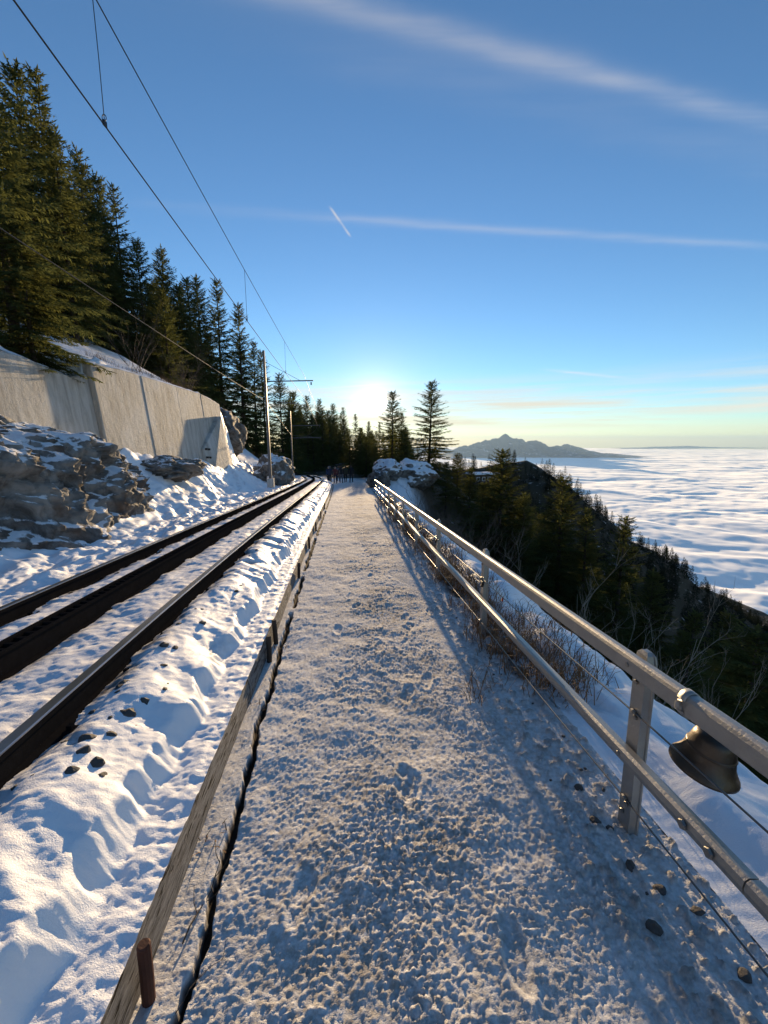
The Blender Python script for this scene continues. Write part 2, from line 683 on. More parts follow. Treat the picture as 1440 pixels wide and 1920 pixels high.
def path_surface(u, v):
    c = c_off(u)
    fade = 1 / (1 + (u / 22.0) ** 2)
    crown = .02 * np.cos(v * 1.1)
    big = .012 * fbm(u * 1.4, v * 1.9, 41, 3)
    # trodden crumbs and boot dents
    cr = np.abs(vnoise(u * 34, v * 34, 43)) * .55 + np.abs(vnoise(u * 66, v * 66, 44)) * .45 + .22 * vnoise(u * 80, v * 80, 45)
    soft = sstep(fbm(u * .9, v * 1.1, 47, 3), -.5, .6)
    mid = np.exp(-((v - .35) / .95) ** 2)
    packed = sstep(fbm(u * .75 + 4, v * 1.6, 48, 3), -.35, .45)
    h = crown + big + (.010 + (.013 * soft + .012) * mid * (.35 + .65 * packed) * (.45 + 1.0 * sstep(fbm(u * 3.1, v * 3.7, 50, 3), -.6, .6))) * cr * (.35 + .65 * fade) + .006 * sstep(vnoise(u * 13, v * 13, 46), .15, .5) * mid * packed + .006 * fbm(u * 5, v * 6, 49, 3)
    # dents from boots
    dent = np.zeros_like(h)
    rng = np.random.RandomState(4)
    for k in range(26):
        uu = .7 + 9 * rng.rand() ** 1.4
        vv = -.35 + 1.5 * rng.rand()
        a = (rng.rand() - .5) * .5
        ca, sa = math.cos(a), math.sin(a)
        m = (np.abs(u - uu) < .25) & (np.abs(v - vv) < .2)
        if not m.any():
            continue
        p, q = (u[m] - uu) * ca + (v[m] - vv) * sa, -(u[m] - uu) * sa + (v[m] - vv) * ca
        q = q - .012 * np.sin(p * 18)
        r = np.sqrt((p / .135) ** 2 + (q / .05) ** 2)
        tread = .003 * np.sin(p * 210) * (r < .8) * (k % 4 == 0)
        dent[m] += -((.006 + .009 * rng.rand()) * (1 - sstep(r, .6, 1.1))) + .005 * np.exp(-((r - 1.12) / .14) ** 2) + tread * .5
    h = h + dent
    # long crack where the paving has parted from the edging
    vk, wid = v_crack(u)
    openk = sstep(fbm(u * 1.1, u * 0 + 2, 55, 2), -.62, -.35)
    cut = (1 - sstep(np.abs(v - vk + .006 * fbm(u * 16, v * 16, 56, 2)), wid * .8, wid * 1.15)) * openk
    h = h * (1 - cut) - .055 * cut
    edgeband = sstep(-(v - vk), .0, .05)
    h = h * (1 - .45 * edgeband) + .012 * edgeband
    dirt = np.clip(cut * 1.2, 0, 1)
    # grassy earth and pebbles below the railing
    rim = np.exp(-((v - 1.42 - .05 * vnoise(u * 1.3, u * 0, 57)) / .13) ** 2)
    peb = sstep(vnoise(u * 15, v * 15, 59) + .5 * vnoise(u * 31, v * 31, 60), .28, .5) * sstep(v, .85, 1.15)
    h = h + .018 * peb
    dirt = np.maximum(dirt, np.maximum(peb * .45, rim * sstep(fbm(u * 2.5, v * 4, 61, 3), -.15, .25) * sstep(u, 2.2, 3.6)))
    grit = np.clip(.25 + .75 * mid * (.55 + .45 * soft), 0, 1)
    h = h - .16 * sstep(v, 1.5, 1.85) * 0
    return h, dirt, grit


def snow_left(u, v):
    """strip above the timber, bank, track bed, field and bank to the rocks"""
    w = v - c_off(u)
    vt, ve = v_timber(u), v_edge(u)
    t = terrain_h(u, v)
    # field base
    h = np.where(w < -4.0, t, .475 - .125 * sstep(w, RAIL_R + .08, RAIL_R + .6) - .115 * sstep(-w, 3.3, 4.0))
    # wind-carved ripples and soft prints
    th = u * .80 + v * .62
    tp = -u * .62 + v * .80
    carve = np.sqrt(fbm(th * 2.1 + .6 * vnoise(u * .9, v * .9, 71), tp * .85, 72, 3, .4) ** 2 + .03)
    right_bank = sstep(w, RAIL_R + .02, RAIL_R + .35)
    h = h + right_bank * (.060 * (carve - .22) + .028 * fbm(u * .8, v * 1.2, 73, 2) + .0)
    left_field = 1 - sstep(w, RAIL_L - .45, RAIL_L - .12)
    rip = fbm(u * 1.5 + .8 * vnoise(u * .5, v * .8, 75), v * 3.4, 74, 4, .5)
    h = h + left_field * (.075 * rip + .05 * np.abs(vnoise(u * .9, v * 1.5, 76)))
    drift = sstep(-w, 4.0, 6.0)
    h = h + drift * (.22 * fbm(u * .45, v * .55, 77, 3) + .10 * np.abs(fbm(th * 1.3, tp * .5, 78, 3)))
    between = (1 - right_bank) * (1 - left_field)
    h = h + between * (.02 * fbm(u * 1.8, v * 3, 79, 3) - .035)
    for wr, dep in ((RAIL_R, .05), (RAIL_L, .045), (RACK, .03)):
        n = .05 + .04 * fbm(u * 2.3, v * 0 + wr, 81, 3)
        h = h - dep * np.exp(-((w - wr) / (.08 + n)) ** 2)
    # pits in the bank where ballast shows
    pit = sstep(vnoise(u * 2.6, v * 3.2, 83), .42, .62) * np.exp(-((w - RAIL_R - .22) / .28) ** 2)
    h = h - .07 * pit
    h = h + .006 * fbm(u * 9, v * 9, 84, 3) + .0025 * vnoise(u * 30, v * 30, 85) + .0015 * vnoise(u * 70, v * 70, 86)
    # thick lump of the bank close by
    h = h + .06 * sstep(.05 * vnoise(u * 4, v * 4, 87) + 1.22 - u, 0, .25) * sstep(ve - v, .0, .10) * sstep(w, RAIL_R + .1, RAIL_R + .4)
    # drop to the strip
    strip = .214 + .006 * sstep(vt - v, .015, .05) + .008 * fbm(u * 9, v * 9, 88, 3) + .004 * vnoise(u * 40, v * 40, 89)
    k = sstep(ve - v, -.004, .11 + .06 * vnoise(u * 1.7, u * 0, 90) + .03 * fbm(u * 8, v * 8, 92, 3))
    h = strip * (1 - k) + h * k
    near_rail = np.exp(-((w - RAIL_R - .10) / .10) ** 2) + np.exp(-((w - RAIL_L) / .12) ** 2) + .8 * np.exp(-((w - RACK) / .16) ** 2)
    dirt = np.clip(near_rail * .9 * sstep(fbm(u * 2.2, v * 2.2, 91, 3), -.3, .3) + pit * .9, 0, 1)
    return h, dirt


def shoulder(u, v):
    t = terrain_h(u, v)
    e = v - 1.5
    h = t + sstep(e, .05, .6) * (.16 * np.abs(fbm(u * .8, v * 1.0, 95, 3)) + .10 * fbm(u * .35, v * .5, 96, 2)) + sstep(e, .0, .4) * .10
    h = h + .004 * vnoise(u * 20, v * 20, 97)
    lump = sstep(u, 2.6, 4.2)
    h = h + lump * .22 * np.exp(-((e - .75) / .45) ** 2) * (.6 + .6 * fbm(u * .7, v * 0, 98, 2))
    earth = np.exp(-((e - .12) / .22) ** 2) * sstep(fbm(u * 1.2, v * 2.0, 99, 3), -.25, .15) * sstep(u, 2.0, 3.4)
    return h, np.clip(earth, 0, 1)


def sheet(name, cols_fn, ncol, fn, material, skirt_left=0.0, skirt_right=0.0):
    """ncol columns between two edge curves, heights from fn"""
    res = cols_fn(ROWS)
    knots, counts = res if isinstance(res[0], list) else (list(res), (ncol,))
    V = []
    for (lo, hi), n in zip(zip(knots[:-1], knots[1:]), counts):
        t = np.arange(n) / n
        V.append(lo[:, None] * (1 - t) + hi[:, None] * t)
    V = np.concatenate(V + [knots[-1][:, None]], 1)
    ncol = V.shape[1]
    U = np.repeat(ROWS[:, None], ncol, 1)
    res = fn(U, V)
    Hh = res[0].copy()
    if skirt_left:
        Hh[:, 0] -= skirt_left
    if skirt_right:
        Hh[:, -1] -= skirt_right
    Z = -SL * U + Hh
    P = np.stack([FX * U + RX * V, FY * U + RY * V, Z], -1).reshape(-1, 3)
    nr = len(ROWS)
    i = np.arange(nr * ncol).reshape(nr, ncol)
    F = np.stack([i[:-1, :-1], i[:-1, 1:], i[1:, 1:], i[1:, :-1]], -1).reshape(-1, 4)
    at = {'dirt': res[1].ravel()}
    if len(res) > 2:
        at['grit'] = res[2].ravel()
    o = mesh_obj(name, P, F, material, None, True, None, at)
    o['kind'] = 'structure'
    return o


sheet('path', path_cols, 300, path_surface, M['path'])
sheet('snow_bank', lambda u: (c_off(u) - 4.2, v_timber(u) + .020), 270, snow_left, M['snow'], 0, 0)
sheet('snow_slope', lambda u: (u * 0 - 8.2, c_off(u) - 4.2), 90, snow_left, M['snow'], .5, 0)
sheet('snow_shoulder', lambda u: (1.5 + u * 0, 1.5 + 3.4 + u * 0), 120, shoulder, M['snow'], 0, .6)


# ------------------------------------------------------------------ hillsides
def big_terrain():
    us = np.concatenate([np.arange(-40, -2, 2.0), np.arange(-2, 52, .7), np.arange(52, 130, 1.6), np.arange(130, 460, 4.0)])
    vs = np.concatenate([np.arange(-150, -40, 5.0), np.arange(-40, -9, 1.2), np.arange(-9, 8, .45), np.arange(8, 60, 1.8), np.arange(60, 420, 5.0)])
    U, V = np.meshgrid(us, vs, indexing='ij')
    h = terrain_h(U, V)
    inside = sstep(U, -2.0, -1.0) * (1 - sstep(U, 47.5, 49.5)) * sstep(V, -8.2, -7.7) * (1 - sstep(V, 4.0, 4.8))
    h = h - .55 * inside
    h = h - 60 * sstep(np.maximum(np.maximum(U - 440, V - 400), np.maximum(-145 - V, -38 - U)), 0, 10)
    zp = -SL * np.minimum(U, 85.0)
    P = np.stack([FX * U + RX * V, FY * U + RY * V, zp + h], -1).reshape(-1, 3)
    nr, nc = U.shape
    i = np.arange(nr * nc).reshape(nr, nc)
    F = np.stack([i[:-1, :-1], i[:-1, 1:], i[1:, 1:], i[1:, :-1]], -1).reshape(-1, 4)
    w = V - c_off(U)
    forest = np.clip(sstep(-V, 10.5, 14) + sstep(V, 4.2, 7) + sstep(U, 44, 54) * sstep(np.abs(w + 1.2), 3.5, 5.5), 0, 1)
    o = mesh_obj('terrain', P, F, M['terrain'], None, True, None, {'forest': forest.ravel()})
    o['kind'] = 'structure'


big_terrain()


# ------------------------------------------------------------------ sea of cloud, far mountains
def cloud_sea():
    t = NT('cloud_top')
    t.set(c4(.93, .93, .93), 1.0, 0, 0.0)
    t.b.inputs['Sheen Weight'].default_value = .8
    t.b.inputs['Sheen Roughness'].default_value = .5
    r = 350 * np.exp(np.linspace(0, math.log(46000 / 350), 620))
    a = np.radians(np.linspace(-70, 80, 640))
    Rr, A = np.meshgrid(r, a, indexing='ij')
    X, Y = Rr * np.sin(A), Rr * np.cos(A)
    wx = X + 260 * fbm(X / 1500, Y / 1500, 201, 2)
    wy = Y + 260 * fbm(X / 1500, Y / 1500, 203, 2)
    h = 30 * fbm(wx / 1500, wy / 1300, 205, 3) + 13 * np.sqrt(fbm(wx / 480, wy / 400, 207, 3) ** 2 + .05) + 3 * fbm(wx / 130, wy / 110, 209, 3)
    far = 1 / (1 + (Rr / 26000) ** 2)
    Z = -695 + np.clip(h * (.6 + .4 * far), -140, 44)
    P = np.stack([X, Y, Z], -1).reshape(-1, 3)
    n1, n2 = X.shape
    i = np.arange(n1 * n2).reshape(n1, n2)
    F = np.stack([i[:-1, :-1], i[1:, :-1], i[1:, 1:], i[:-1, 1:]], -1).reshape(-1, 4)
    o = mesh_obj('cloud_sea', P, F, t.m, None, True)
    tag(o, 'white sea of cloud filling the valley to the horizon', 'clouds', None, 'stuff')


cloud_sea()


def far_range(name, x0, x1, y0, depth, prof, seed, material, rough):
    nx, ny = 260, 60
    xs = np.linspace(x0, x1, nx)
    ys = np.linspace(-1, 1, ny)
    X, S = np.meshgrid(xs, ys, indexing='ij')
    Y = y0 + S * depth
    top = np.interp(X, [p[0] for p in prof], [p[1] for p in prof]) + rough * 60 * fbm(X / 420, X * 0, seed + 9, 4, .6)
    base = -648.0
    rid = 1 - np.abs(S) ** .8
    n = fbm(X / 900, Y / 900, seed, 5, .55)
    g = np.abs(fbm(X / 420 + S, Y / 1500, seed + 3, 4, .55))
    h = (top - base) * np.clip(rid * (1 + rough * .30 * n * np.abs(S)) - rough * .22 * g * np.minimum(np.abs(S) * 4, 1), 0, 1.2) + rough * 25 * fbm(X / 160, Y / 160, seed + 5, 3) * rid
    Z = np.maximum(base + h, base)
    P = np.stack([X, Y, Z], -1).reshape(-1, 3)
    i = np.arange(nx * ny).reshape(nx, ny)
    F = np.stack([i[:-1, :-1], i[1:, :-1], i[1:, 1:], i[:-1, 1:]], -1).reshape(-1, 4)
    o = mesh_obj(name, P, F, material, None, True)
    o['kind'] = 'structure'
    return o


def mountain_material():
    t = NT('snowy_mountain')
    v = t.coord()
    n = t.noise(v, .0030, 8, .70)
    nz = t.normal_z()
    f = t.ramp(t.math('ADD', nz, t.math('MULTIPLY', t.math('SUBTRACT', n, .5), 1.2)), .98, 1.25)
    t.set(t.mix(f, c4(.035, .045, .06), c4(.80, .82, .86)), .8, 0, .1)
    return t.m


M['mountain'] = mountain_material()
M['farhill'] = plain('far_wooded_hill', (.05, .06, .06), .9, 0, .3, .001)

M1 = [(2759, -600), (3553, -285), (4741, 36), (4950, 20), (5110, 159), (5300, 150), (5674, 355), (5950, 190), (6359, 110), (6700, -20), (7111, 60), (7300, -60), (7754, -235), (8100, -230), (8549, -161), (9133, -285), (9905, -533), (10789, -620)]
far_range('mountain', 2500, 11000, 20000, 2600, M1, 301, M['mountain'], 1.0)
far_range('mountain', 900, 4600, 27000, 1500, [(900, -640), (1800, -450), (2600, -350), (3400, -420), (4000, -460), (4600, -640)], 331, M['mountain'], .6)
far_range('hills', 20500, 34500, 38000, 1200, [(20500, -640), (22592, -600), (24247, -520), (25500, -500), (27088, -440), (28200, -510), (29483, -560), (32818, -605), (34500, -640)], 351, M['farhill'], .3)


def haze_box():
    m = bpy.data.materials.new('thin_winter_haze')
    m.use_nodes = True
    nt = m.node_tree
    nt.nodes.clear()
    out = nt.nodes.new('ShaderNodeOutputMaterial')
    v = nt.nodes.new('ShaderNodeVolumePrincipled')
    v.inputs['Color'].default_value = c4(.44, .68, 1.0)
    v.inputs['Density'].default_value = HAZE_DENSITY
    v.inputs['Anisotropy'].default_value = HAZE_G
    nt.links.new(v.outputs[0], out.inputs['Volume'])
    b = MB().box((16000, 19800, -134.5), (38000, 40400, 1029))
    o = b.build('haze', m)
    o['kind'] = 'stuff'


HAZE_DENSITY, HAZE_G = 2.6e-5, .15
haze_box()

# ------------------------------------------------------------------ railway
def track_line(w, h, u0, u1, step):
    n = int((u1 - u0) / step) + 1
    return [W(u, w + float(c_off(u)), h) for u in np.linspace(u0, u1, n)]


def build_track():
    t = empty('railway_track', W(0, RACK, 0))
    inv = Matrix.Translation(-t.location)

    def loc(path):
        return [inv @ p for p in path]
    foot = [(-.062, -.172), (.062, -.172), (.062, -.160), (.012, -.145), (.010, -.045), (.034, -.034), (.034, -.006), (-.034, -.006), (-.034, -.034), (-.010, -.045), (-.012, -.145), (-.062, -.160)]
    head = [(-.0335, -.006), (.0335, -.006), (.033, -.001), (.026, .002), (-.026, .002), (-.033, -.001)]
    for w in (RAIL_R, RAIL_L):
        ln = loc(track_line(w, RAIL_TOP, -2, 95, .6))
        r = MB().sweep(ln, foot).build('rail', M['rail'], t)
        MB().sweep(ln, head).build('rail_head', M['railhead'], r)
    rack = MB()
    for s in (-1, 1):
        prof = [(s * .048, .045), (s * .082, .045), (s * .082, .032), (s * .060, .028), (s * .060, -.118), (s * .092, -.122), (s * .092, -.136), (s * .048, -.136)]
        if s > 0:
            prof = prof[::-1]
        MB().sweep(loc(track_line(RACK, RAIL_TOP, -2, 95, .6)), prof).build('rack_channel', M['rail'], t)
    proto = MB().box((0, 0, 0), (.100, .036, .05), None, .8).build('rack_tooth', M['rail'], t)
    first = True
    far = MB()
    for k in range(900):
        u = .5 + k * .1
        p = inv @ W(u, RACK + float(c_off(u)), RAIL_TOP + .012)
        if k < 150:
            o = proto if first else proto.copy()
            if not first:
                COL.objects.link(o)
                o.parent = t
            first = False
            o.location = p
            o.rotation_euler = (0, 0, -HEAD)
        else:
            far.box(p, (.100, .036, .05))
    f = far.build('rack_teeth', M['rail'], t)
    f['kind'] = 'stuff'
    # clips that hold the rails down
    clip = MB().box((0, 0, 0), (.07, .08, .03), None, .7).box((0, 0, .02), (.028, .028, .035)).build('rail_clip', M['rail'], t)
    first = True
    for w in (RAIL_R, RAIL_L):
        for k in range(26):
            for s in (-1, 1):
                u = .9 + k * .62
                o = clip if first else clip.copy()
                if not first:
                    COL.objects.link(o)
                    o.parent = t
                first = False
                o.location = inv @ W(u, w + s * .085 + float(c_off(u)), RAIL_TOP - .158)
                o.rotation_euler = (0, 0, -HEAD)
    tag(t, 'dark steel rack railway track with toothed middle rail running through the snow', 'railway track')


build_track()


def build_edging():
    t = empty('timber_edging', W(0, -.72, -.012))
    inv = Matrix.Translation(-t.location - Vector((0, 0, .012)))
    rng = random.Random(3)
    u = -1.6
    while u < 46:
        ln = 2.3 if u < 10 else 4.0
        pts = [W(x, float(v_timber(x)) - .002, .098 + .006 * math.sin(x * 1.3)) for x in np.linspace(u, u + ln - .02, 12)]
        b = MB()
        rows = []
        for i, p in enumerate(pts):
            x = u + i * (ln - .02) / 11
            jag = .016 * float(fbm(np.array(x * 5.0), np.array(.5), 401, 3))
            lean = .020 + .014 * float(vnoise(np.array(x * .8), np.array(2.2), 403))
            R_ = Vector((RX, RY, 0))
            rows += [p + R_ * .030 + Vector((0, 0, -.13)), p + R_ * (.028 + lean * .2) + Vector((0, 0, .02)), p + R_ * (.022 - lean * .3) + Vector((0, 0, .112 + jag)),
                     p - R_ * (.020 + lean * .6) + Vector((0, 0, .108 + jag * .5)), p - R_ * .034 + Vector((0, 0, -.13))]
        fs = []
        for i in range(11):
            for j in range(5):
                fs.append((i * 5 + j, i * 5 + (j + 1) % 5, (i + 1) * 5 + (j + 1) % 5, (i + 1) * 5 + j))
        fs += [(4, 3, 2, 1, 0), tuple(55 + j for j in range(5))]
        o = mesh_obj('board', [inv @ r for r in rows], fs, M['timber'], t)
        u += ln
    tag(t, 'weathered grey timber boards edging the path below the track', 'edging')
    for i, (su, h, r, mt) in enumerate([(1.17, .245, .021, 'rust'), (3.62, .27, .024, 'timber'), (4.02, .27, .024, 'timber'), (6.5, .27, .024, 'timber'), (8.9, .27, .024, 'timber'), (11.3, .27, .024, 'timber'), (14, .27, .024, 'timber'), (17, .27, .024, 'timber')]):
        p = W(su, float(v_timber(su)) + .062, 0)
        m = MB().tube([(0, 0, -.1), (.004, 0, h * .5), (.0, .004, h - .006), (0, .004, h)], r, 12, [1, 1, 1, .8])
        o = m.build('stake', M['rust'] if mt == 'rust' else M['hutwall'])
        o.location = p
        o.rotation_euler = (rng.uniform(-.03, .03), rng.uniform(-.05, .05), 0)
        lab = ('round rusty iron stake against the timber edging in the foreground' if i == 0 else
               ['', 'first of two dark stakes close together against the timber edging', 'second of two dark stakes close together against the timber edging'][i] if i < 3 else
               'dark stake against the far stretch of timber edging')
        tag(o, lab, 'stake', 'stakes along the timber edging')


build_edging()

# ------------------------------------------------------------------ railing
PV = 1.33
POST_U = [-.65 + 2.35 * k for k in range(12)]
POST_U = [u for u in POST_U if u < 25]


def build_railing():
    t = empty('railing', W(1.7, PV, 0))
    inv = Matrix.Translation(-t.location)
    q = Matrix.Rotation(-HEAD, 4, 'Z')
    post = MB()
    # hollow section with a web, top rounded
    prof = [(-.040, -.026), (.040, -.026), (.040, -.018), (.034, -.014), (.034, .014), (.040, .018), (.040, .026), (-.040, .026), (-.040, .018), (-.034, .014), (-.034, -.014), (-.040, -.018)]
    vs, fs = [], []
    zs = [-.12, .0, .45, .90, .935, .950]
    for z, s in zip(zs, [1, 1, 1, 1, .82, .45]):
        for a, b in prof:
            vs.append((b * (s if z > .9 else 1), a * s, z))
    k = len(prof)
    for i in range(len(zs) - 1):
        for j in range(k):
            fs.append((i * k + j, i * k + (j + 1) % k, (i + 1) * k + (j + 1) % k, (i + 1) * k + j))
    fs.append(tuple(range((len(zs) - 1) * k, len(zs) * k)))
    proto_post = mesh_obj('post', vs, fs, M['alu'], t)
    # seat the bolts against the post's path-side face
    bolt = MB().lathe([(0, .008), (.011, .008), (.0125, .004), (.0125, 0)], 6)
    proto_bolt = bolt.build('bolt', M['bolt'], None)
    rotb = Matrix.Rotation(RAD(-90), 4, 'Y')
    proto_bolt.data.transform(rotb)
    COL.objects.unlink(proto_bolt)
    for i, u in enumerate(POST_U):
        o = proto_post if i == 0 else proto_post.copy()
        if i:
            COL.objects.link(o)
            o.parent = t
        o.location = inv @ W(u, PV, 0)
        o.rotation_euler = (0, 0, -HEAD)
        if u < 12:
            for dv, h, du in ((-.086, .885, .0), (-.086, .430, .0), (-.028, .62, -.008), (-.028, .16, -.012), (-.028, .10, .012), (-.028, .79, .010)):
                b = proto_bolt.copy()
                COL.objects.link(b)
                b.parent = o
                b.location = (dv, du, h)
    # rails in lengths, fixed to the path side of the posts
    top = [(-.030, -.036), (-.020, -.044), (.020, -.044), (.030, -.036), (.030, .026), (.022, .040), (.010, .046), (-.010, .046), (-.022, .040), (-.030, .026)]
    low = [(-.026, -.030), (.010, -.034), (.024, -.024), (.030, 0), (.024, .024), (.010, .034), (-.026, .030)]
    low = [(-a, b) for a, b in low][::-1]
    lens_top = [(-1.9, 3.35), (3.355, 8.6), (8.605, 13.9), (13.905, 19.2), (19.205, 24.7)]
    lens_low = [(-1.9, 1.05), (1.055, 6.0), (6.005, 11.3), (11.305, 16.6), (16.605, 24.7)]
    for a, b in lens_top:
        o = MB().sweep([inv @ W(u, PV - .059, .885) for u in np.linspace(a, b, 6)], top).build('top_rail', M['alu'], t)
        bevel(o, .003, 2)
    for a, b in lens_low:
        o = MB().sweep([inv @ W(u, PV - .060, .430) for u in np.linspace(a, b, 6)], low).build('lower_rail', M['alu'], t, False)
    # splice bolts in the lower rail close by
    for du in (.80, .92, 1.18, 1.30):
        b = proto_bolt.copy()
        COL.objects.link(b)
        b.parent = t
        b.scale = (1.3, 1.6, 1.6)
        b.location = inv @ W(du, PV - .091, .43)
    for h in (.645, .185):
        pts = []
        us = [u for u in np.arange(-1.9, 24.6, .235)]
        for u in us:
            ph = ((u + .65) / 2.35) % 1
            pts.append(inv @ W(u, PV - .033, h - .012 * math.sin(math.pi * ph)))
        MB().tube(pts, .0042, 6).build('cable', M['cable'], t, True)
        cl = MB()
        for i, u in enumerate(POST_U):
            if 0 < u < 14:
                MB().lathe([(0, .016), (.010, .014), (.012, 0), (.010, -.014), (0, -.016)], 8, Matrix.Translation(inv @ W(u, PV - .034, h)) @ q @ Matrix.Rotation(RAD(90), 4, 'X')).build('cable_eye', M['bolt'], t)
    tag(t, 'long aluminium railing with two rails and wire cables beside the path', 'railing')


build_railing()


def padlock(u, h, mat, size, label, heart=True):
    t = empty('padlock', W(u, PV - .040, h))
    t.rotation_euler = (.15, .1, -HEAD + 1.35)
    n = 22
    pts = []
    for i in range(n):
        a = 2 * math.pi * i / n
        if heart:
            x = .75 * math.sin(a) ** 3
            z = .62 * (.8125 * math.cos(a) - .3125 * math.cos(2 * a) - .125 * math.cos(3 * a) - .0625 * math.cos(4 * a)) - .9
        else:
            x, z = .6 * np.sign(math.sin(a)) * abs(math.sin(a)) ** .4, .55 * np.sign(math.cos(a)) * abs(math.cos(a)) ** .4 - .85
        pts.append((x * size, z * size))
    vs, fs = [], []
    for y, s in ((-.22, .88), (-.14, 1), (.14, 1), (.22, .88)):
        vs += [(x * s, y * size, (z + .9 * size) * s - .9 * size) for x, z in pts]
    for j in range(3):
        for i in range(n):
            fs.append((j * n + i, j * n + (i + 1) % n, (j + 1) * n + (i + 1) % n, (j + 1) * n + i))
    fs += [tuple(range(n - 1, -1, -1)), tuple(range(3 * n, 4 * n))]
    mesh_obj('lock_body', vs, fs, mat, t)
    arc = [(.34 * size * math.cos(a), 0, -.40 * size + .46 * size * math.sin(a)) for a in np.linspace(math.pi, 0, 12)]
    arc = [(arc[0][0], 0, -.7 * size)] + arc + [(arc[-1][0], 0, -.7 * size)]
    MB().tube(arc, .085 * size, 8).build('shackle', M['bolt'], t, True)
    tag(t, label, 'padlock', 'love locks on the railing cable')


padlock(3.97, .665, M['lock'], .060, 'dark heart-shaped padlock on the railing cable at the second post')
padlock(6.36, .660, M['lock'], .055, 'dark heart-shaped padlock on the railing cable at the third post')
padlock(3.42, .650, M['redlock'], .030, 'small red padlock hanging on the railing cable', False)


def build_bell():
    p = W(1.40, PV + .100, .735)
    t = empty('cowbell', p)
    t.rotation_euler = (0, 0, -HEAD)
    outer = [(0, .0), (.050, -.002), (.066, -.010), (.075, -.030), (.084, -.075), (.094, -.115), (.108, -.140), (.120, -.158), (.122, -.166)]
    inner = [(.114, -.164), (.100, -.138), (.086, -.110), (.076, -.072), (.066, -.030), (.0, -.014)]
    MB().lathe(outer + inner, 40, Matrix.Rotation(RAD(9), 4, 'Y') @ Matrix.Rotation(RAD(6), 4, 'X')).build('bell_body', M['bell'], t, True)
    MB().lathe([(.0835, -.070), (.0875, -.074), (.0850, -.080)], 40, Matrix.Rotation(RAD(9), 4, 'Y') @ Matrix.Rotation(RAD(6), 4, 'X')).build('bell_band', M['bell'], t, True)
    MB().tube([(0, 0, -.01), (.004, 0, -.12)], .006, 8).lathe([(0, -.165), (.016, -.158), (.021, -.142), (.014, -.124), (0, -.118)], 14).build('clapper', M['lock'], t, True)
    # strap round the rail
    c = Vector((-.159, -.02, .15))
    ring = []
    n = 28
    for i in range(n + 1):
        a = 2 * math.pi * i / n
        ring.append(c + Vector((.037 * math.cos(a), 0, .052 * math.sin(a))))
    MB().sweep(ring, [(-.018, -.003), (.018, -.003), (.018, .003), (-.018, .003)], cap=False).build('strap', M['alu'], t, True)
    MB().tube([c + Vector((.02, 0, -.048)), Vector((-.075, -.008, .055)), Vector((-.03, -.004, .028)), Vector((-.008, 0, .012)), Vector((0, 0, -.004))], .008, 8).build('hanger', M['lock'], t, True)
    tag(t, 'dark bronze bell hanging from the top rail by a metal strap', 'bell')


build_bell()

# ------------------------------------------------------------------ overhead line
def mast(u, v, base_h, height, arm_to, label, arms=1):
    t = empty('catenary_mast', W(u, v, base_h))
    t.rotation_euler = (0, RAD(-.6), -HEAD)
    MB().box((0, 0, height / 2 - .3), (.15, .15, height + .6), None, .72).build('pole', M['steel'], t)
    MB().box((0, 0, -.32), (.36, .36, .5)).build('footing', M['concrete'], t)
    top = height * .765
    L = arm_to - v
    for k in range(arms):
        z = top - k * 1.3
        MB().tube([(.08, 0, z), (L, 0, z + .04)], .032, 8).build('arm', M['steel'], t)
        MB().tube([(.06, 0, z + 1.0), (L * .72, 0, z + .05)], .011, 6).build('stay', M['wire'], t)
        MB().lathe([(.02, 0), (.05, .02), (.02, .05), (.05, .07), (.02, .10), (.05, .12), (.02, .15)], 10, Matrix.Translation((L - .12, 0, z - .19))).build('insulator', M['insul'], t)
    z = top - 1.38
    MB().tube([(.08, 0, z + .35), (L * .6, 0, z + .22), (L - .25, 0, z + .02)], .018, 6).build('steady_arm', M['steel'], t)
    tag(t, label, 'mast', 'catenary masts beside the track')
    return t


mast(24, -4.62, 1.15, 6.75, -2.05, 'tall grey catenary mast with a side arm, nearest of the masts')
mast(47, -6.6, 1.0, 6.6, -3.4, 'slim catenary mast with two arms beyond the nearest mast', 2)
mast(68, -12.4, 1.0, 6.6, -8.6, 'farthest catenary mast where the track bends into the trees')


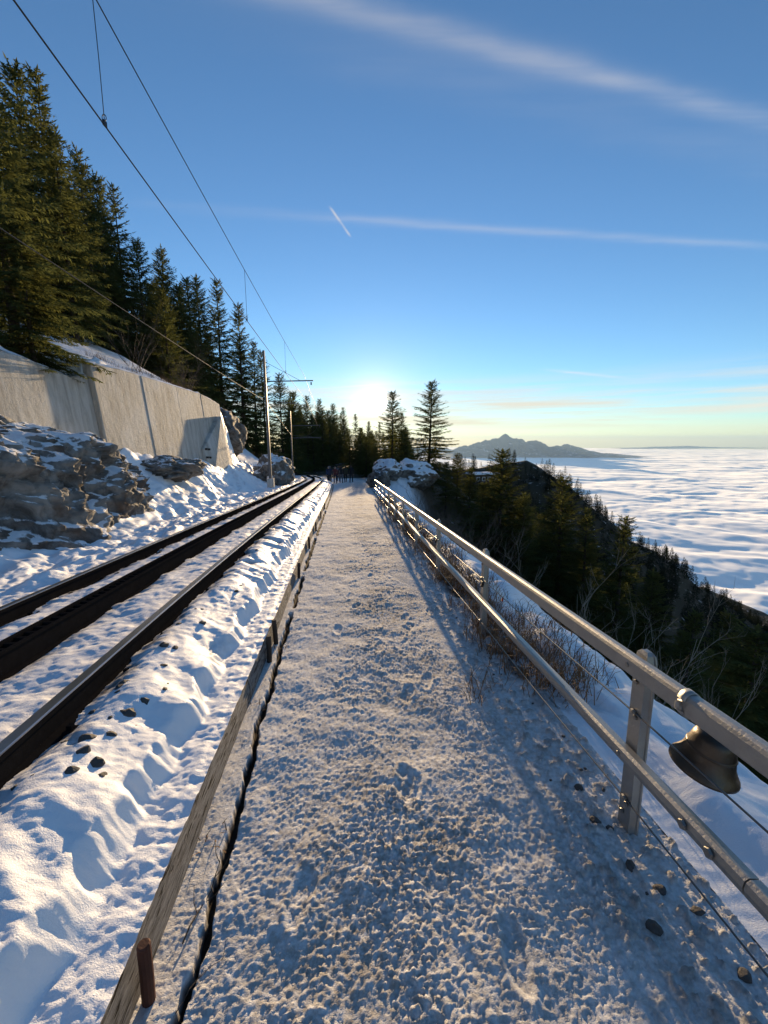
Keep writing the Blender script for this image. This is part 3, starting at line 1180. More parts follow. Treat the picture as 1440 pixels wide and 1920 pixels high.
def wires():
    def line(w, h, u0, u1, sag, span, off, step=.8):
        pts = []
        for u in np.arange(u0, u1 + .01, step):
            ph = ((u - off) / span) % 1
            pts.append(W(u, -2.6 + (float(c_off(u) - c_off(24.0)) if u > 24 else 0.0), h - sag * 4 * ph * (1 - ph)))
        return pts
    wc, hc, hm = RACK, 5.45, 6.68
    tag(MB().tube(line(wc + .45, hc, -14, 70, .05, 23, 1, .8), .0085, 6).build('contact_wire', M['wire'], None, True), 'lower contact wire strung above the track', 'wire')
    tag(MB().tube(line(wc + .45, hm, -14, 70, .10, 23, 1, .8), .0075, 6).build('messenger_wire', M['wire'], None, True), 'upper messenger wire strung above the track', 'wire')
    for i, u in enumerate((5.33, 11.4, 17.5, 28.5, 34.5)):
        v = -2.6 + (float(c_off(u) - c_off(24.0)) if u > 24 else 0.0)
        ph = ((u - 1) / 23) % 1
        zt, zb = hm - .4 * ph * (1 - ph), hc - .2 * ph * (1 - ph)
        t = empty('dropper', W(u, v, zb))
        MB().tube([(0, 0, .0), (.004, 0, (zt - zb) * .5), (0, 0, zt - zb)], .0045, 6).build('dropper_wire', M['wire'], t, True)
        ringp = [(.022 * math.cos(a), 0, .075 + .030 * math.sin(a)) for a in np.linspace(0, 2 * math.pi, 14)]
        MB().tube(ringp, .0045, 6).build('loop', M['wire'], t, True)
        MB().box((0, 0, .022), (.022, .05, .05)).build('clamp', M['wire'], t)
        tag(t, ['vertical dropper with clamp on the contact wire, nearest to the viewer', 'second vertical dropper between the two overhead wires', 'third vertical dropper, just before the nearest mast'][i] if i < 3 else 'vertical dropper between the overhead wires beyond the nearest mast', 'dropper', 'droppers of the overhead line')
    pts = [W(u, -4.66 - (.0 if u < 24 else (u - 24) * .087), 5.25 - .3 * 4 * (((u - 24) / 46) % 1) * (1 - ((u - 24) / 46) % 1) * (1 if u < 24 else .5)) for u in np.arange(-22, 47.1, 1.0)]
    tag(MB().tube(pts, .008, 6).build('feeder_cable', M['wire'], None, True), 'slanting feeder cable in front of the hillside spruces', 'cable')


wires()

# ------------------------------------------------------------------ retaining wall and rocks
def build_wall():
    t = empty('retaining_wall', W(13.3, -7.6, 2))
    inv = Matrix.Translation(-t.location)

    def panel(us, tops, bottom, vf, batter, thick, nm):
        n = len(us)
        vs = []
        for u, h in zip(us, tops):
            for dv, hh in ((0, bottom), (-batter * (h - bottom) / 3.0, h), (-batter * (h - bottom) / 3.0 - thick, h), (-thick - .4, bottom)):
                vs.append(inv @ W(u, vf + dv, hh))
        fs = []
        for i in range(n - 1):
            for j in range(4):
                fs.append((i * 4 + j, (i + 1) * 4 + j, (i + 1) * 4 + (j + 1) % 4, i * 4 + (j + 1) % 4))
        fs += [(0, 1, 2, 3), tuple((n - 1) * 4 + j for j in (3, 2, 1, 0))]
        o = mesh_obj(nm, vs, fs, M['concrete'], t)
        return bevel(o, .03, 2)
    for a, b in ((1.5, 5.4), (5.42, 9.3), (9.32, 13.27)):
        us = np.linspace(a, b, 6)
        panel(us, [float(wall_top(u)) + .04 * math.sin(u * 3) for u in us], .6, -7.25, .30, .45, 'wall_panel')
    for a, b, dv in ((13.3, 16.3, 0), (16.32, 19.4, .012), (19.42, 22.4, 0), (22.42, 25.4, .008)):
        us = np.linspace(a, b, 6)
        panel(us, [float(wall_top(u)) for u in us], .6, -7.12 + dv, .30, .5, 'wall_panel')
    for a, b, vf in ((1.5, 13.27, -7.25), (13.3, 25.4, -7.12)):
        cap = []
        for u in np.linspace(a, b, 40):
            h = float(wall_top(u))
            off = -.30 * (h - .6) / 3.0
            th_ = .09 + .05 * float(vnoise(np.array(u * 1.7), np.array(a), 411))
            ov = .05 + .05 * float(vnoise(np.array(u * 2.3), np.array(a), 413))
            cap += [inv @ W(u, vf + off - .60, h - .02), inv @ W(u, vf + off - .45, h + th_), inv @ W(u, vf + off - .12 - ov, h + th_ * .9), inv @ W(u, vf + off - ov, h + .01)]
        fs = [(i * 4 + j, i * 4 + j + 1, (i + 1) * 4 + j + 1, (i + 1) * 4 + j) for i in range(39) for j in range(3)]
        mesh_obj('snow_cap', cap, fs, M['hutroof'], t, True)
    # buttress with sloping end
    fs = [(0, 1, 2, 3), (11, 10, 9, 8)]
    for i in range(2):
        for j in range(4):
            fs.append((i * 4 + j, (i + 1) * 4 + j, (i + 1) * 4 + (j + 1) % 4, i * 4 + (j + 1) % 4))
    vs = []
    for u, h in ((21.2, 2.6), (24.3, 4.5), (25.9, 2.0)):
        for dv, hh in ((.24, 1.0), (-.16, h), (-.6, h), (-.6, 1.0)):
            vs.append(inv @ W(u, -7.05 + dv, hh))
    bevel(mesh_obj('buttress', vs, fs, M['concrete'], t), .03, 2)
    for h in (1.1, 1.5):
        for k in range(2):
            MB().lathe([(0, .02), (.05, .02), (.05, -.1)], 12, Matrix.Translation(inv @ W(21.2 + k * .35, -6.99 - h * .08 + .08, h + 1.1)) @ Matrix.Rotation(RAD(90), 4, 'Y')).build('drain_hole', M['lock'], t)
    tag(t, 'weathered concrete retaining wall below the wooded hillside', 'wall')


build_wall()


def rock_ledge():
    nu, nt_ = 220, 110
    us = np.linspace(2.2, 13.6, nu)
    ts = np.linspace(0, 1, nt_)
    U, T = np.meshgrid(us, ts, indexing='ij')
    end = np.sqrt(np.clip(1 - ((U - 7.2) / 6.45) ** 4, 0, 1))
    # section: foot, steep face, sloping top back to the wall
    V = -7.55 + end * np.interp(T, [0, .12, .45, .62, 1.0], [2.45, 2.55, 2.10, 1.55, .0])
    Hh = np.interp(T, [0, .12, .45, .62, 1.0], [.2, .75, 1.85, 2.40, 2.95]) * (.55 + .45 * end) - .25 * sstep(U, 9.5, 13.4)
    n1 = fbm(U * .55, T * 3.2, 501, 5, .55)
    n2 = np.abs(fbm(U * 1.3 + T * 2, T * 6 - U * .4, 503, 4, .55))
    n3 = fbm(U * 4, T * 16, 505, 4, .6)
    nose = .55 * np.exp(-((U - 7.7) / .9) ** 2) * np.exp(-((T - .12) / .22) ** 2)
    amp = np.sin(np.pi * np.clip(T, 0, 1)) ** .5
    V = V + amp * (.34 * n1 - .10 * n2 + .035 * n3) + nose
    Hh = Hh + amp * (.16 * n1 + .07 * n2 + .035 * n3) - .35 * nose * 2
    lay = Hh * 2.6 + U * .55 + .5 * n1
    V = V + amp * .13 * ((lay % 1.0) ** 2 - .4) * sstep(T, .02, .15)
    lay2 = U * 1.1 - Hh * .9 + .8 * n1
    V = V + amp * .10 * ((lay2 % 1.0) - .5)
    Z = -SL * U + Hh
    P = np.stack([FX * U + RX * V, FY * U + RY * V, Z], -1).reshape(-1, 3)
    i = np.arange(nu * nt_).reshape(nu, nt_)
    F = np.stack([i[:-1, :-1], i[1:, :-1], i[1:, 1:], i[:-1, 1:]], -1).reshape(-1, 4)[:, ::-1]
    o = mesh_obj('rock_ledge', P, np.ascontiguousarray(F), M['rock'], None, True)
    tag(o, 'big rugged rock ledge dusted with snow in front of the concrete wall', 'rock')


rock_ledge()


def boulder(name, u, v, size, seed, material, label, rz=0, group=None, sub=5, sink=.25):
    bm = bmesh.new()
    bmesh.ops.create_icosphere(bm, subdivisions=sub, radius=1.0)
    me = bpy.data.meshes.new(name)
    bm.to_mesh(me)
    bm.free()
    co = np.empty(len(me.vertices) * 3)
    me.vertices.foreach_get('co', co)
    p = co.reshape(-1, 3)
    r = 1 + .28 * fbm(p[:, 0] * 1.3 + seed, p[:, 1] * 1.3 + p[:, 2] * .9, seed, 4) + .20 * np.abs(fbm(p[:, 1] * 2.2 + p[:, 2], p[:, 2] * 2.2 - p[:, 0] + seed, seed + 3, 4)) + .05 * fbm(p[:, 0] * 7 + p[:, 2] * 3, p[:, 1] * 7 + seed, seed + 5, 3)
    p = p * r[:, None]
    if sub <= 3:
        q = np.round(p * 2.2) / 2.2
        p = .6 * p + .4 * q
    p = p * np.array(size)
    me.vertices.foreach_set('co', p.ravel())
    me.materials.append(material)
    me.polygons.foreach_set('use_smooth', np.ones(len(me.polygons), dtype=bool) if sub > 3 else np.zeros(len(me.polygons), dtype=bool))
    o = link(bpy.data.objects.new(name, me))
    o.location = (FX * u + RX * v, FY * u + RY * v, TZ(u, v) + size[2] * (1 - 2 * sink))
    o.rotation_euler = (0, 0, rz)
    tag(o, label, 'rock', group)
    return o


boulder('rock', 15.8, -6.5, (.9, 1.6, .42), 11, M['rock_bare'], 'low dark rock between the snow and the foot of the concrete wall', .1)
boulder('rock', 31.0, -9.6, (1.7, 3.6, 1.6), 14, M['rock_bare'], 'mossy rock face just beyond the end of the concrete wall', .2, None, 5, .3)
boulder('rock', 31.0, -5.6, (1.2, 2.6, 1.25), 17, M['rock'], 'snow-dusted rock behind the nearest catenary mast', .1)
boulder('rock', 36.5, 2.9, (1.1, 2.2, .95), 19, M['rock_snow'], 'rounded snow-covered rock at the far end of the railing', .2)
boulder('rock', 39.0, 5.6, (1.9, 2.6, 1.15), 23, M['rock_snow'], 'larger snow-covered rock under the lone spruce', -.3)
boulder('rock', 33.6, 2.0, (.7, 1.2, .8), 29, M['rock_bare'], 'small brown rock beside the end of the path', .4)

# ------------------------------------------------------------------ spruces
def spruce_mesh(name, seed, dens, far=False, gaps=.0, slim=1.0):
    """a ten metre spruce; returns (trunk mesh, crown mesh)"""
    rng = np.random.RandomState(seed)
    Hh = 10.0
    vs, fs = [], []

    def kite(b, d, l, w, s):
        n = len(vs)
        m = b + d * (l * .42)
        vs.extend((b, m + s * w, b + d * l, m - s * w))
        fs.append((n, n + 1, n + 2, n + 3))
    z = .7 + .5 * rng.rand()
    lean = rng.uniform(-.02, .02, 2)
    branches = []
    while z < Hh - .12:
        k = (Hh - z) / Hh
        L0 = (.20 + 2.55 * k ** .82) * slim
        if z < 2.2:
            L0 *= .72 + .28 * (z / 2.2)
        nb = max(3, int((5 + 2 * rng.rand()) * (1 if not far else .8)))
        ph = rng.rand() * 6.28
        for j in range(nb):
            if rng.rand() < gaps:
                continue
            az = ph + j * 6.283 / nb + rng.uniform(-.35, .35)
            L = L0 * rng.uniform(.62, 1.18)
            branches.append((z + rng.uniform(-.1, .1), az, L, k))
        z += (.16 + .20 * k) * rng.uniform(.7, 1.3) / dens ** .5 * (1.9 if far else 1.0)
    up = np.array([0, 0, 1.0])
    for z, az, L, k in branches:
        out = np.array([math.cos(az), math.sin(az), 0])
        side = np.array([-math.sin(az), math.cos(az), 0])
        a = .75 - 1.15 * k + rng.uniform(-.12, .12)
        b = .45 * k
        base = np.array([lean[0] * z, lean[1] * z, z])

        def pt(t):
            return base + out * (L * t) + up * (L * (a * t - 1.1 * b * t * t + .75 * b * t ** 3))
        if far:
            for t in (.15, .5):
                p, p2 = pt(t), pt(min(1, t + .5))
                d = (p2 - p); l = np.linalg.norm(d); d = d / l
                kite(p, d, l * 1.05, .16 * L + .05, side)
                kite(p, (d + up * -.55), l * .8, .10 * L + .04, up * .6 + side * .5)
            continue
        nt_ = max(4, int(L * 9 * dens))
        for q in range(nt_):
            t = .10 + .90 * (q + rng.rand() * .8) / nt_
            p = pt(t)
            d0 = pt(min(t + .05, 1.05)) - p
            d0 = d0 / np.linalg.norm(d0)
            l = (.10 + .34 * L * (1 - .72 * t)) * rng.uniform(.6, 1.2)
            l = min(l, .62)
            for s in (-1, 1):
                d = d0 * rng.uniform(.45, .8) + side * s * rng.uniform(.55, .95) + up * rng.uniform(-.42, .06)
                d = d / np.linalg.norm(d)
                sd = np.cross(d, up); sd = sd / (np.linalg.norm(sd) + 1e-6)
                sd = sd * .8 + up * rng.uniform(-.6, .6)
                kite(p, d, l, .030 + .035 * l, sd)
                m_ = p + d * l * .45
                for e in (-1, 1):
                    d2 = d * .75 + np.cross(d, up) * e * .75 + up * rng.uniform(-.3, .1)
                    kite(m_, d2 / np.linalg.norm(d2), l * .48, .026, sd)
            if rng.rand() < .75:
                d = d0 * .35 - up * rng.uniform(.5, 1.0) + side * rng.uniform(-.3, .3)
                d = d / np.linalg.norm(d)
                kite(p, d, l * rng.uniform(.5, .9), .034, side)
            kite(p, d0 + up * rng.uniform(0, .35), .16 + .10 * rng.rand(), .034, side)
    for q in range(10):
        zz = Hh - .55 + .055 * q
        az = q * 2.4
        kite(np.array([lean[0] * zz, lean[1] * zz, zz]), np.array([.35 * math.cos(az), .35 * math.sin(az), .9]), .22, .03, np.array([-math.sin(az), math.cos(az), 0]))
    V = np.array(vs, dtype=np.float32)
    F = np.array(fs, dtype=np.int32)
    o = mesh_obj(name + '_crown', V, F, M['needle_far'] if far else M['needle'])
    crown = o.data
    bpy.data.objects.remove(o)
    tb = MB().tube([(lean[0] * q, lean[1] * q, q) for q in (-1.2, 0, .6, 3, 6, 9, 9.95)], .15, 4 if far else 9, [1.25, 1.1, 1.0, .72, .42, .12, .03])
    if not far:
        for z, az, L, k in branches[::3]:
            out = Vector((math.cos(az), math.sin(az), 0))
            a = .75 - 1.15 * k
            b_ = .45 * k
            tb.tube([Vector((lean[0] * z, lean[1] * z, z)) + out * (L * t) + Vector((0, 0, L * (a * t - 1.1 * b_ * t * t + .75 * b_ * t ** 3))) for t in (0, .4, .8)], .020, 3, [1, .7, .3])
    o = tb.build(name + '_trunk', M['bark'])
    trunk = o.data
    bpy.data.objects.remove(o)
    return trunk, crown


SPR = [spruce_mesh('spruce', 11, 1.0), spruce_mesh('spruce', 23, 1.0, False, .12, .85), spruce_mesh('spruce', 37, .9, False, .05, 1.05), spruce_mesh('spruce', 53, .8, False, .28, .80)]
FARS = [spruce_mesh('far_spruce', 61 + k, 1.0, True, .05, (.85, 1.0, .75, .95, .8)[k]) for k in range(5)]
TRNG = random.Random(77)


def spruce(u, v, height, var, label, group, sink=.3, wide=1.0):
    trunk, crown = SPR[var]
    t = empty('spruce_tree', (FX * u + RX * v, FY * u + RY * v, TZ(u, v) - sink), TRNG.uniform(0, 6.28))
    s = (height + sink) / 10.0
    t.scale = (s * wide, s * wide, s)
    link(bpy.data.objects.new('crown', crown), t)
    link(bpy.data.objects.new('trunk', trunk), t)
    tag(t, label, 'tree', group)
    return t


TREES = [
    ('nearest olive-green spruce at the corner of the concrete wall', 'spruces on the hillside above the wall', [(12.2,-8.7,6.8,0,1.2)]),
    ('low spreading spruce with sunlit olive branches above the wall', 'spruces on the hillside above the wall', [(12.0,-8.2,3.4,2,1.3)]),
    ('middling dark spruce at the forest edge above the far half of the concrete wall', 'spruces on the hillside above the wall', [(20.1,-13.1,9.6,2,1.0),(23.0,-14.1,10.6,1,1.0),(20.7,-12.2,8.2,2,1.0)]),
    ('middling dark spruce inside the forest between wall and nearest mast', 'spruces on the hillside above the wall', [(27.3,-14.7,10.9,1,1.0),(29.3,-15.2,11.4,2,1.0),(32.9,-14.7,9.9,2,1.0),(31.0,-15.7,9.4,1,1.15),(38.1,-22.0,9.8,1,1.15)]),
    ('middling dark spruce at the forest edge between wall and nearest mast', 'spruces on the hillside above the wall', [(35.6,-13.3,9.5,2,1.0),(39.7,-13.8,11.1,2,1.0)]),
    ('tall dark spruce at the forest edge between wall and nearest mast', 'spruces on the hillside above the wall', [(41.8,-13.6,12.8,0,1.0)]),
    ('tall dark spruce at the forest edge beyond the nearest mast', 'spruces on the hillside above the wall', [(52.7,-11.7,13.5,1,1.0),(65.2,-10.5,14.8,0,1.0)]),
    ('gaunt open-branched spruce standing above the forest edge on the hillside', 'spruces on the hillside above the wall', [(31.5,-15.2,12.2,3,1.0)]),
    ('slender pointed spruce standing clear against the sky above the wall', 'spruces on the hillside above the wall', [(37.1,-15.0,10.9,0,1.0)]),
    ('tall narrow spruce on the hillside skyline before the isolated ones', 'spruces on the hillside above the wall', [(45.1,-13.2,14.4,1,1.0)]),
    ('open-branched spruce against the sky up the slope from the nearest mast', 'spruces on the hillside above the wall', [(48.5,-12.0,15.2,1,1.0)]),
    ('open-branched spruce directly behind the nearest catenary mast', 'spruces on the hillside above the wall', [(56.9,-11.3,14.8,1,1.0)]),
    ('tall dark spruce in front of the wood behind the far catenary masts', 'spruces round the bend of the track', [(74.3,-9.9,14.2,2,1.0)]),
    ('tall dark spruce in the wood behind the group of walkers', 'spruces round the bend of the track', [(94.5,-9.8,16.2,0,1.0),(121.0,-6.5,12.6,2,1.15),(110.6,-8.0,13.5,1,1.15),(102.5,-7.2,13.8,2,1.15)]),
    ('tall dark spruce deep in the wood behind the group of walkers', 'spruces round the bend of the track', [(129.7,-9.5,18.8,0,1.0),(134.9,-5.9,17.9,0,1.0),(140.0,-2.7,17.1,1,1.0),(150.0,1.3,15.7,1,1.0),(174.4,-6.4,12.9,0,1.15),(167.8,-6.4,16.2,1,1.15),(168.5,-9.7,12.1,1,1.15),(168.6,-7.7,15.1,1,1.15),(131.2,-10.1,14.6,2,1.15),(142.3,-11.0,13.5,0,1.15),(159.5,-13.0,12.6,0,1.15),(167.2,-7.3,15.0,2,1.15),(130.7,-12.4,14.8,2,1.15),(133.2,-10.9,15.2,2,1.15),(164.0,-13.2,16.2,0,1.15),(150.3,-16.3,13.0,1,1.15),(164.9,-11.0,14.7,0,1.15),(152.0,-17.6,13.0,0,1.15),(132.9,-8.1,14.8,0,1.15),(127.3,-7.1,15.4,2,1.15),(168.7,-18.9,14.9,2,1.15),(136.7,-7.0,13.9,2,1.15),(132.9,-11.4,13.4,2,1.15),(144.0,-13.4,13.2,2,1.15),(164.5,-4.8,17.0,1,1.15),(134.0,-2.5,13.3,2,1.15),(159.1,-16.7,13.1,2,1.15)]),
    ('tall dark spruce deep in the wood under the low sun', 'spruces round the bend of the track', [(149.9,5.4,13.3,0,1.0),(139.7,8.8,12.5,1,1.0)]),
    ('middling dark spruce in front of the wood between the sun and the lone spruce', 'spruces round the bend of the track', [(69.6,7.9,10.3,2,1.0)]),
    ('low dark spruce in front of the wood between the sun and the lone spruce', 'spruces round the bend of the track', [(65.5,8.2,7.5,0,1.0),(71.0,8.8,6.4,0,1.3),(81.2,7.6,7.2,1,1.3),(68.5,7.6,7.7,1,1.3)]),
    ('narrow spruce just right of the low sun', 'spruces round the bend of the track', [(61.7,5.7,12.1,2,1.3)]),
    ('lone tall spruce standing against the sky above the snowy rocks', None, [(45.3,8.1,10.9,0,1.35)]),
    ('low dark spruce high on the slope below the far end of the railing', 'spruces on the slope below the railing', [(39.0,8.7,5.3,2,1.25),(34.7,9.7,6.9,0,1.25),(28.6,9.0,6.1,2,1.25)]),
    ('low dark spruce partway down the slope on the slope past the end of the railing', 'spruces on the slope below the railing', [(44.6,11.2,6.2,0,1.25),(40.7,12.6,5.4,1,1.25),(41.6,15.6,4.3,0,1.25)]),
    ('low dark spruce partway down the slope below the far end of the railing', 'spruces on the slope below the railing', [(27.6,11.6,7.5,0,1.25),(27.2,10.7,6.2,1,1.25),(33.4,14.1,4.4,0,1.25),(36.4,12.2,7.6,0,1.25)]),
    ('low dark spruce partway down the slope below the middle stretch of railing', 'spruces on the slope below the railing', [(22.6,10.7,5.7,1,1.25),(18.9,11.2,6.2,1,1.25),(23.4,15.8,6.6,0,1.25)]),
    ('low dark spruce high on the slope below the nearest stretch of railing', 'spruces on the slope below the railing', [(12.6,9.9,4.2,0,1.25),(9.7,8.7,3.6,1,1.25)]),
    ('low dark spruce partway down the slope below the nearest stretch of railing', 'spruces on the slope below the railing', [(10.5,10.7,4.4,0,1.25)]),
    ('broad tall spruce rising above the railing in front of the ridge', 'spruces on the slope below the railing', [(27.3,9.9,9.1,0,1.5)]),
    ('second tall spruce on the slope, right of the broad one', 'spruces on the slope below the railing', [(20.4,10.6,7.2,2,1.4)]),
    ('spruce with a pointed top rising above the nearest railing stretch', 'spruces on the slope below the railing', [(16.5,11.3,6.7,1,1.35)]),
    ('dark drooping spruce close behind the bell', 'spruces on the slope below the railing', [(5.7,6.3,2.9,2,1.9)]),
    ('middling dark spruce deep in the forest beyond the nearest mast', 'spruces on the hillside above the wall', [(63.1,-34.2,10.3,1,1.15),(75.9,-27.5,8.5,2,1.15),(64.5,-26.9,8.1,1,1.15),(76.2,-33.7,8.4,2,1.15),(58.9,-33.7,10.8,1,1.15),(69.0,-28.7,9.2,2,1.15),(46.6,-31.9,11.9,1,1.15),(56.3,-25.6,10.4,2,1.15),(79.2,-28.7,10.3,1,1.15),(46.9,-27.7,8.1,2,1.15),(47.7,-35.6,11.4,1,1.15),(67.9,-34.4,11.9,2,1.15),(73.7,-32.5,9.3,2,1.15),(47.2,-25.4,9.8,0,1.15)]),
    ('tall dark spruce deep in the forest beyond the nearest mast', 'spruces on the hillside above the wall', [(70.9,-28.8,12.7,2,1.15),(49.0,-32.7,12.3,1,1.15),(78.6,-31.9,12.2,0,1.15),(52.2,-27.3,12.3,0,1.15),(51.3,-29.6,12.9,1,1.15)]),
    ('low dark spruce inside the forest beyond the nearest mast', 'spruces on the hillside above the wall', [(71.2,-20.5,7.3,2,1.15),(55.1,-21.6,6.1,2,1.15),(52.4,-21.4,7.7,1,1.15),(65.2,-19.5,6.2,2,1.15)]),
    ('middling dark spruce inside the forest beyond the nearest mast', 'spruces on the hillside above the wall', [(50.6,-21.2,11.0,0,1.15),(58.3,-19.5,11.3,1,1.15),(48.7,-19.4,11.8,1,1.15),(63.7,-18.9,8.1,1,1.15),(67.0,-19.9,11.6,1,1.15),(43.0,-18.4,8.7,0,1.15),(64.3,-21.6,10.5,1,1.15)]),
    ('middling dark spruce deep in the forest between wall and nearest mast', 'spruces on the hillside above the wall', [(34.4,-26.0,9.8,1,1.15),(41.2,-23.9,11.1,1,1.15),(40.9,-27.0,8.3,0,1.15)]),
    ('low dark spruce deep in the forest beyond the nearest mast', 'spruces on the hillside above the wall', [(46.9,-25.9,7.7,2,1.15),(65.9,-27.7,7.4,2,1.15),(47.9,-23.5,6.4,1,1.15),(63.9,-27.9,7.9,1,1.15),(72.5,-35.6,6.9,1,1.15),(66.7,-32.7,6.0,2,1.15)]),
    ('low dark spruce at the forest edge between wall and nearest mast', 'spruces on the hillside above the wall', [(38.0,-13.1,7.2,2,1.15),(28.2,-11.3,7.4,2,1.15),(30.8,-12.9,7.0,0,1.15)]),
    ('tall dark spruce inside the forest between wall and nearest mast', 'spruces on the hillside above the wall', [(38.6,-20.7,12.6,2,1.15)]),
    ('low dark spruce inside the forest between wall and nearest mast', 'spruces on the hillside above the wall', [(40.3,-19.9,7.5,2,1.15)]),
    ('middling dark spruce at the forest edge beyond the nearest mast', 'spruces on the hillside above the wall', [(50.2,-12.2,11.7,1,1.15),(43.2,-13.4,8.7,1,1.15)]),
    ('tall dark spruce deep in the forest between wall and nearest mast', 'spruces on the hillside above the wall', [(36.1,-27.9,12.4,2,1.15)]),
    ('low dark spruce deep in the forest between wall and nearest mast', 'spruces on the hillside above the wall', [(35.7,-25.3,7.6,1,1.15)]),
    ('tall dark spruce inside the forest beyond the nearest mast', 'spruces on the hillside above the wall', [(51.2,-18.9,12.7,2,1.15),(57.4,-18.2,12.3,1,1.15)]),
    ('middling dark spruce deep in the wood behind the group of walkers', 'spruces round the bend of the track', [(135.3,2.7,10.0,0,1.15),(171.7,-9.4,11.5,1,1.15),(127.9,-3.8,9.3,0,1.15),(157.2,-4.8,9.9,2,1.15),(134.4,-12.1,10.3,1,1.15),(136.0,1.8,9.2,2,1.15),(137.2,-1.7,11.0,0,1.15),(136.0,-10.6,10.6,0,1.15),(164.1,-7.6,11.0,1,1.15),(132.7,-6.8,9.4,0,1.15),(174.7,4.6,9.8,1,1.15),(162.1,-9.2,9.2,0,1.15)]),
    ('tall dark spruce in the wood behind the far catenary masts', 'spruces round the bend of the track', [(87.6,-12.0,13.6,2,1.15),(100.9,-14.0,17.7,0,1.15),(104.4,-13.5,13.1,0,1.15)]),
    ('tall dark spruce deep in the wood behind the far catenary masts', 'spruces round the bend of the track', [(125.3,-15.0,14.2,2,1.15),(164.6,-22.7,17.4,0,1.15),(149.5,-17.7,17.1,2,1.15),(129.2,-17.2,12.9,1,1.15),(156.9,-22.4,16.8,0,1.15),(150.1,-20.8,17.1,1,1.15),(129.4,-18.1,16.2,2,1.15),(135.5,-16.5,17.7,2,1.15),(163.6,-20.0,13.6,0,1.15)]),
    ('middling dark spruce in the wood between the sun and the lone spruce', 'spruces round the bend of the track', [(116.4,14.1,9.1,0,1.15),(114.5,13.6,9.1,2,1.15),(111.8,11.0,9.8,1,1.15),(114.7,14.2,10.2,2,1.15),(88.3,11.2,8.3,2,1.3),(113.3,13.7,9.1,1,1.3)]),
    ('middling dark spruce in the wood behind the group of walkers', 'spruces round the bend of the track', [(118.7,-8.2,10.5,0,1.15),(93.3,-8.5,11.9,1,1.15),(86.5,1.6,9.2,2,1.15),(122.1,-6.1,9.8,0,1.15),(102.3,2.1,9.6,2,1.15)]),
    ('middling dark spruce in the wood under the low sun', 'spruces round the bend of the track', [(116.5,8.3,9.1,0,1.15),(118.6,6.3,9.5,0,1.15)]),
    ('middling dark spruce deep in the wood under the low sun', 'spruces round the bend of the track', [(164.4,7.3,10.8,0,1.15),(135.8,5.2,10.5,2,1.15),(145.8,5.9,9.4,2,1.15),(136.4,6.6,8.6,0,1.3)]),
    ('middling dark spruce deep in the wood between the sun and the lone spruce', 'spruces round the bend of the track', [(169.8,15.1,11.7,0,1.15),(160.3,15.8,10.2,2,1.15),(147.6,22.7,9.9,1,1.3),(142.5,13.1,8.5,1,1.3),(128.3,17.7,8.5,0,1.3),(142.3,17.1,11.1,0,1.3)]),
    ('low dark spruce in the wood under the low sun', 'spruces round the bend of the track', [(85.8,6.5,5.7,0,1.3),(85.5,4.2,6.9,2,1.3)]),
    ('low dark spruce in the wood behind the group of walkers', 'spruces round the bend of the track', [(102.1,2.6,7.9,0,1.3),(120.5,3.0,7.8,1,1.3),(114.1,0.8,7.2,2,1.3)]),
    ('low dark spruce in front of the wood behind the group of walkers', 'spruces round the bend of the track', [(67.7,2.1,6.5,2,1.3),(76.8,2.4,6.2,0,1.3),(80.0,2.1,5.1,2,1.3)]),
    ('low dark spruce in the wood between the sun and the lone spruce', 'spruces round the bend of the track', [(125.0,17.6,6.5,2,1.3),(118.2,15.5,6.7,2,1.3)]),
    ('middling dark spruce in front of the wood behind the group of walkers', 'spruces round the bend of the track', [(84.9,-0.6,8.9,0,1.3)]),
    ('low dark spruce in front of the wood under the low sun', 'spruces round the bend of the track', [(75.1,2.9,7.1,2,1.3)]),
    ('low dark spruce deep in the wood behind the group of walkers', 'spruces round the bend of the track', [(142.1,3.1,4.9,0,1.3),(136.0,3.4,7.7,0,1.3)]),
    ('low dark spruce low on the slope on the slope past the end of the railing', 'spruces on the slope below the railing', [(51.7,18.3,5.7,0,1.25),(43.6,20.3,7.5,0,1.25),(40.5,17.0,7.9,2,1.25),(44.0,25.4,6.5,1,1.25),(51.5,23.9,5.6,2,1.25),(47.0,24.9,5.8,0,1.25),(54.9,24.2,4.7,2,1.25),(45.4,25.8,4.5,2,1.25)]),
    ('low dark spruce low on the slope below the far end of the railing', 'spruces on the slope below the railing', [(29.0,17.4,5.0,0,1.25),(26.3,18.2,5.0,2,1.25),(38.5,18.5,7.4,1,1.25),(35.7,21.8,7.3,1,1.25),(33.3,20.6,7.8,1,1.25),(30.9,16.1,7.2,0,1.25),(28.4,25.8,6.6,1,1.25),(35.8,24.0,6.4,1,1.25),(38.8,16.7,7.4,2,1.25),(30.5,16.7,5.0,2,1.25)]),
    ('middling dark spruce low on the slope below the far end of the railing', 'spruces on the slope below the railing', [(38.2,22.9,8.6,0,1.25)]),
    ('low dark spruce low on the slope below the middle stretch of railing', 'spruces on the slope below the railing', [(19.7,24.0,6.2,1,1.25),(18.5,16.3,4.9,1,1.25),(21.8,16.2,4.2,0,1.25),(16.9,19.6,6.2,0,1.25)]),
    ('middling dark spruce low on the slope on the slope past the end of the railing', 'spruces on the slope below the railing', [(43.1,25.2,8.0,0,1.25)]),
]
for lab, grp, ts in TREES:
    for u, v, h, k, wd in ts:
        spruce(u, v, h, k, lab, grp, .3, wd)
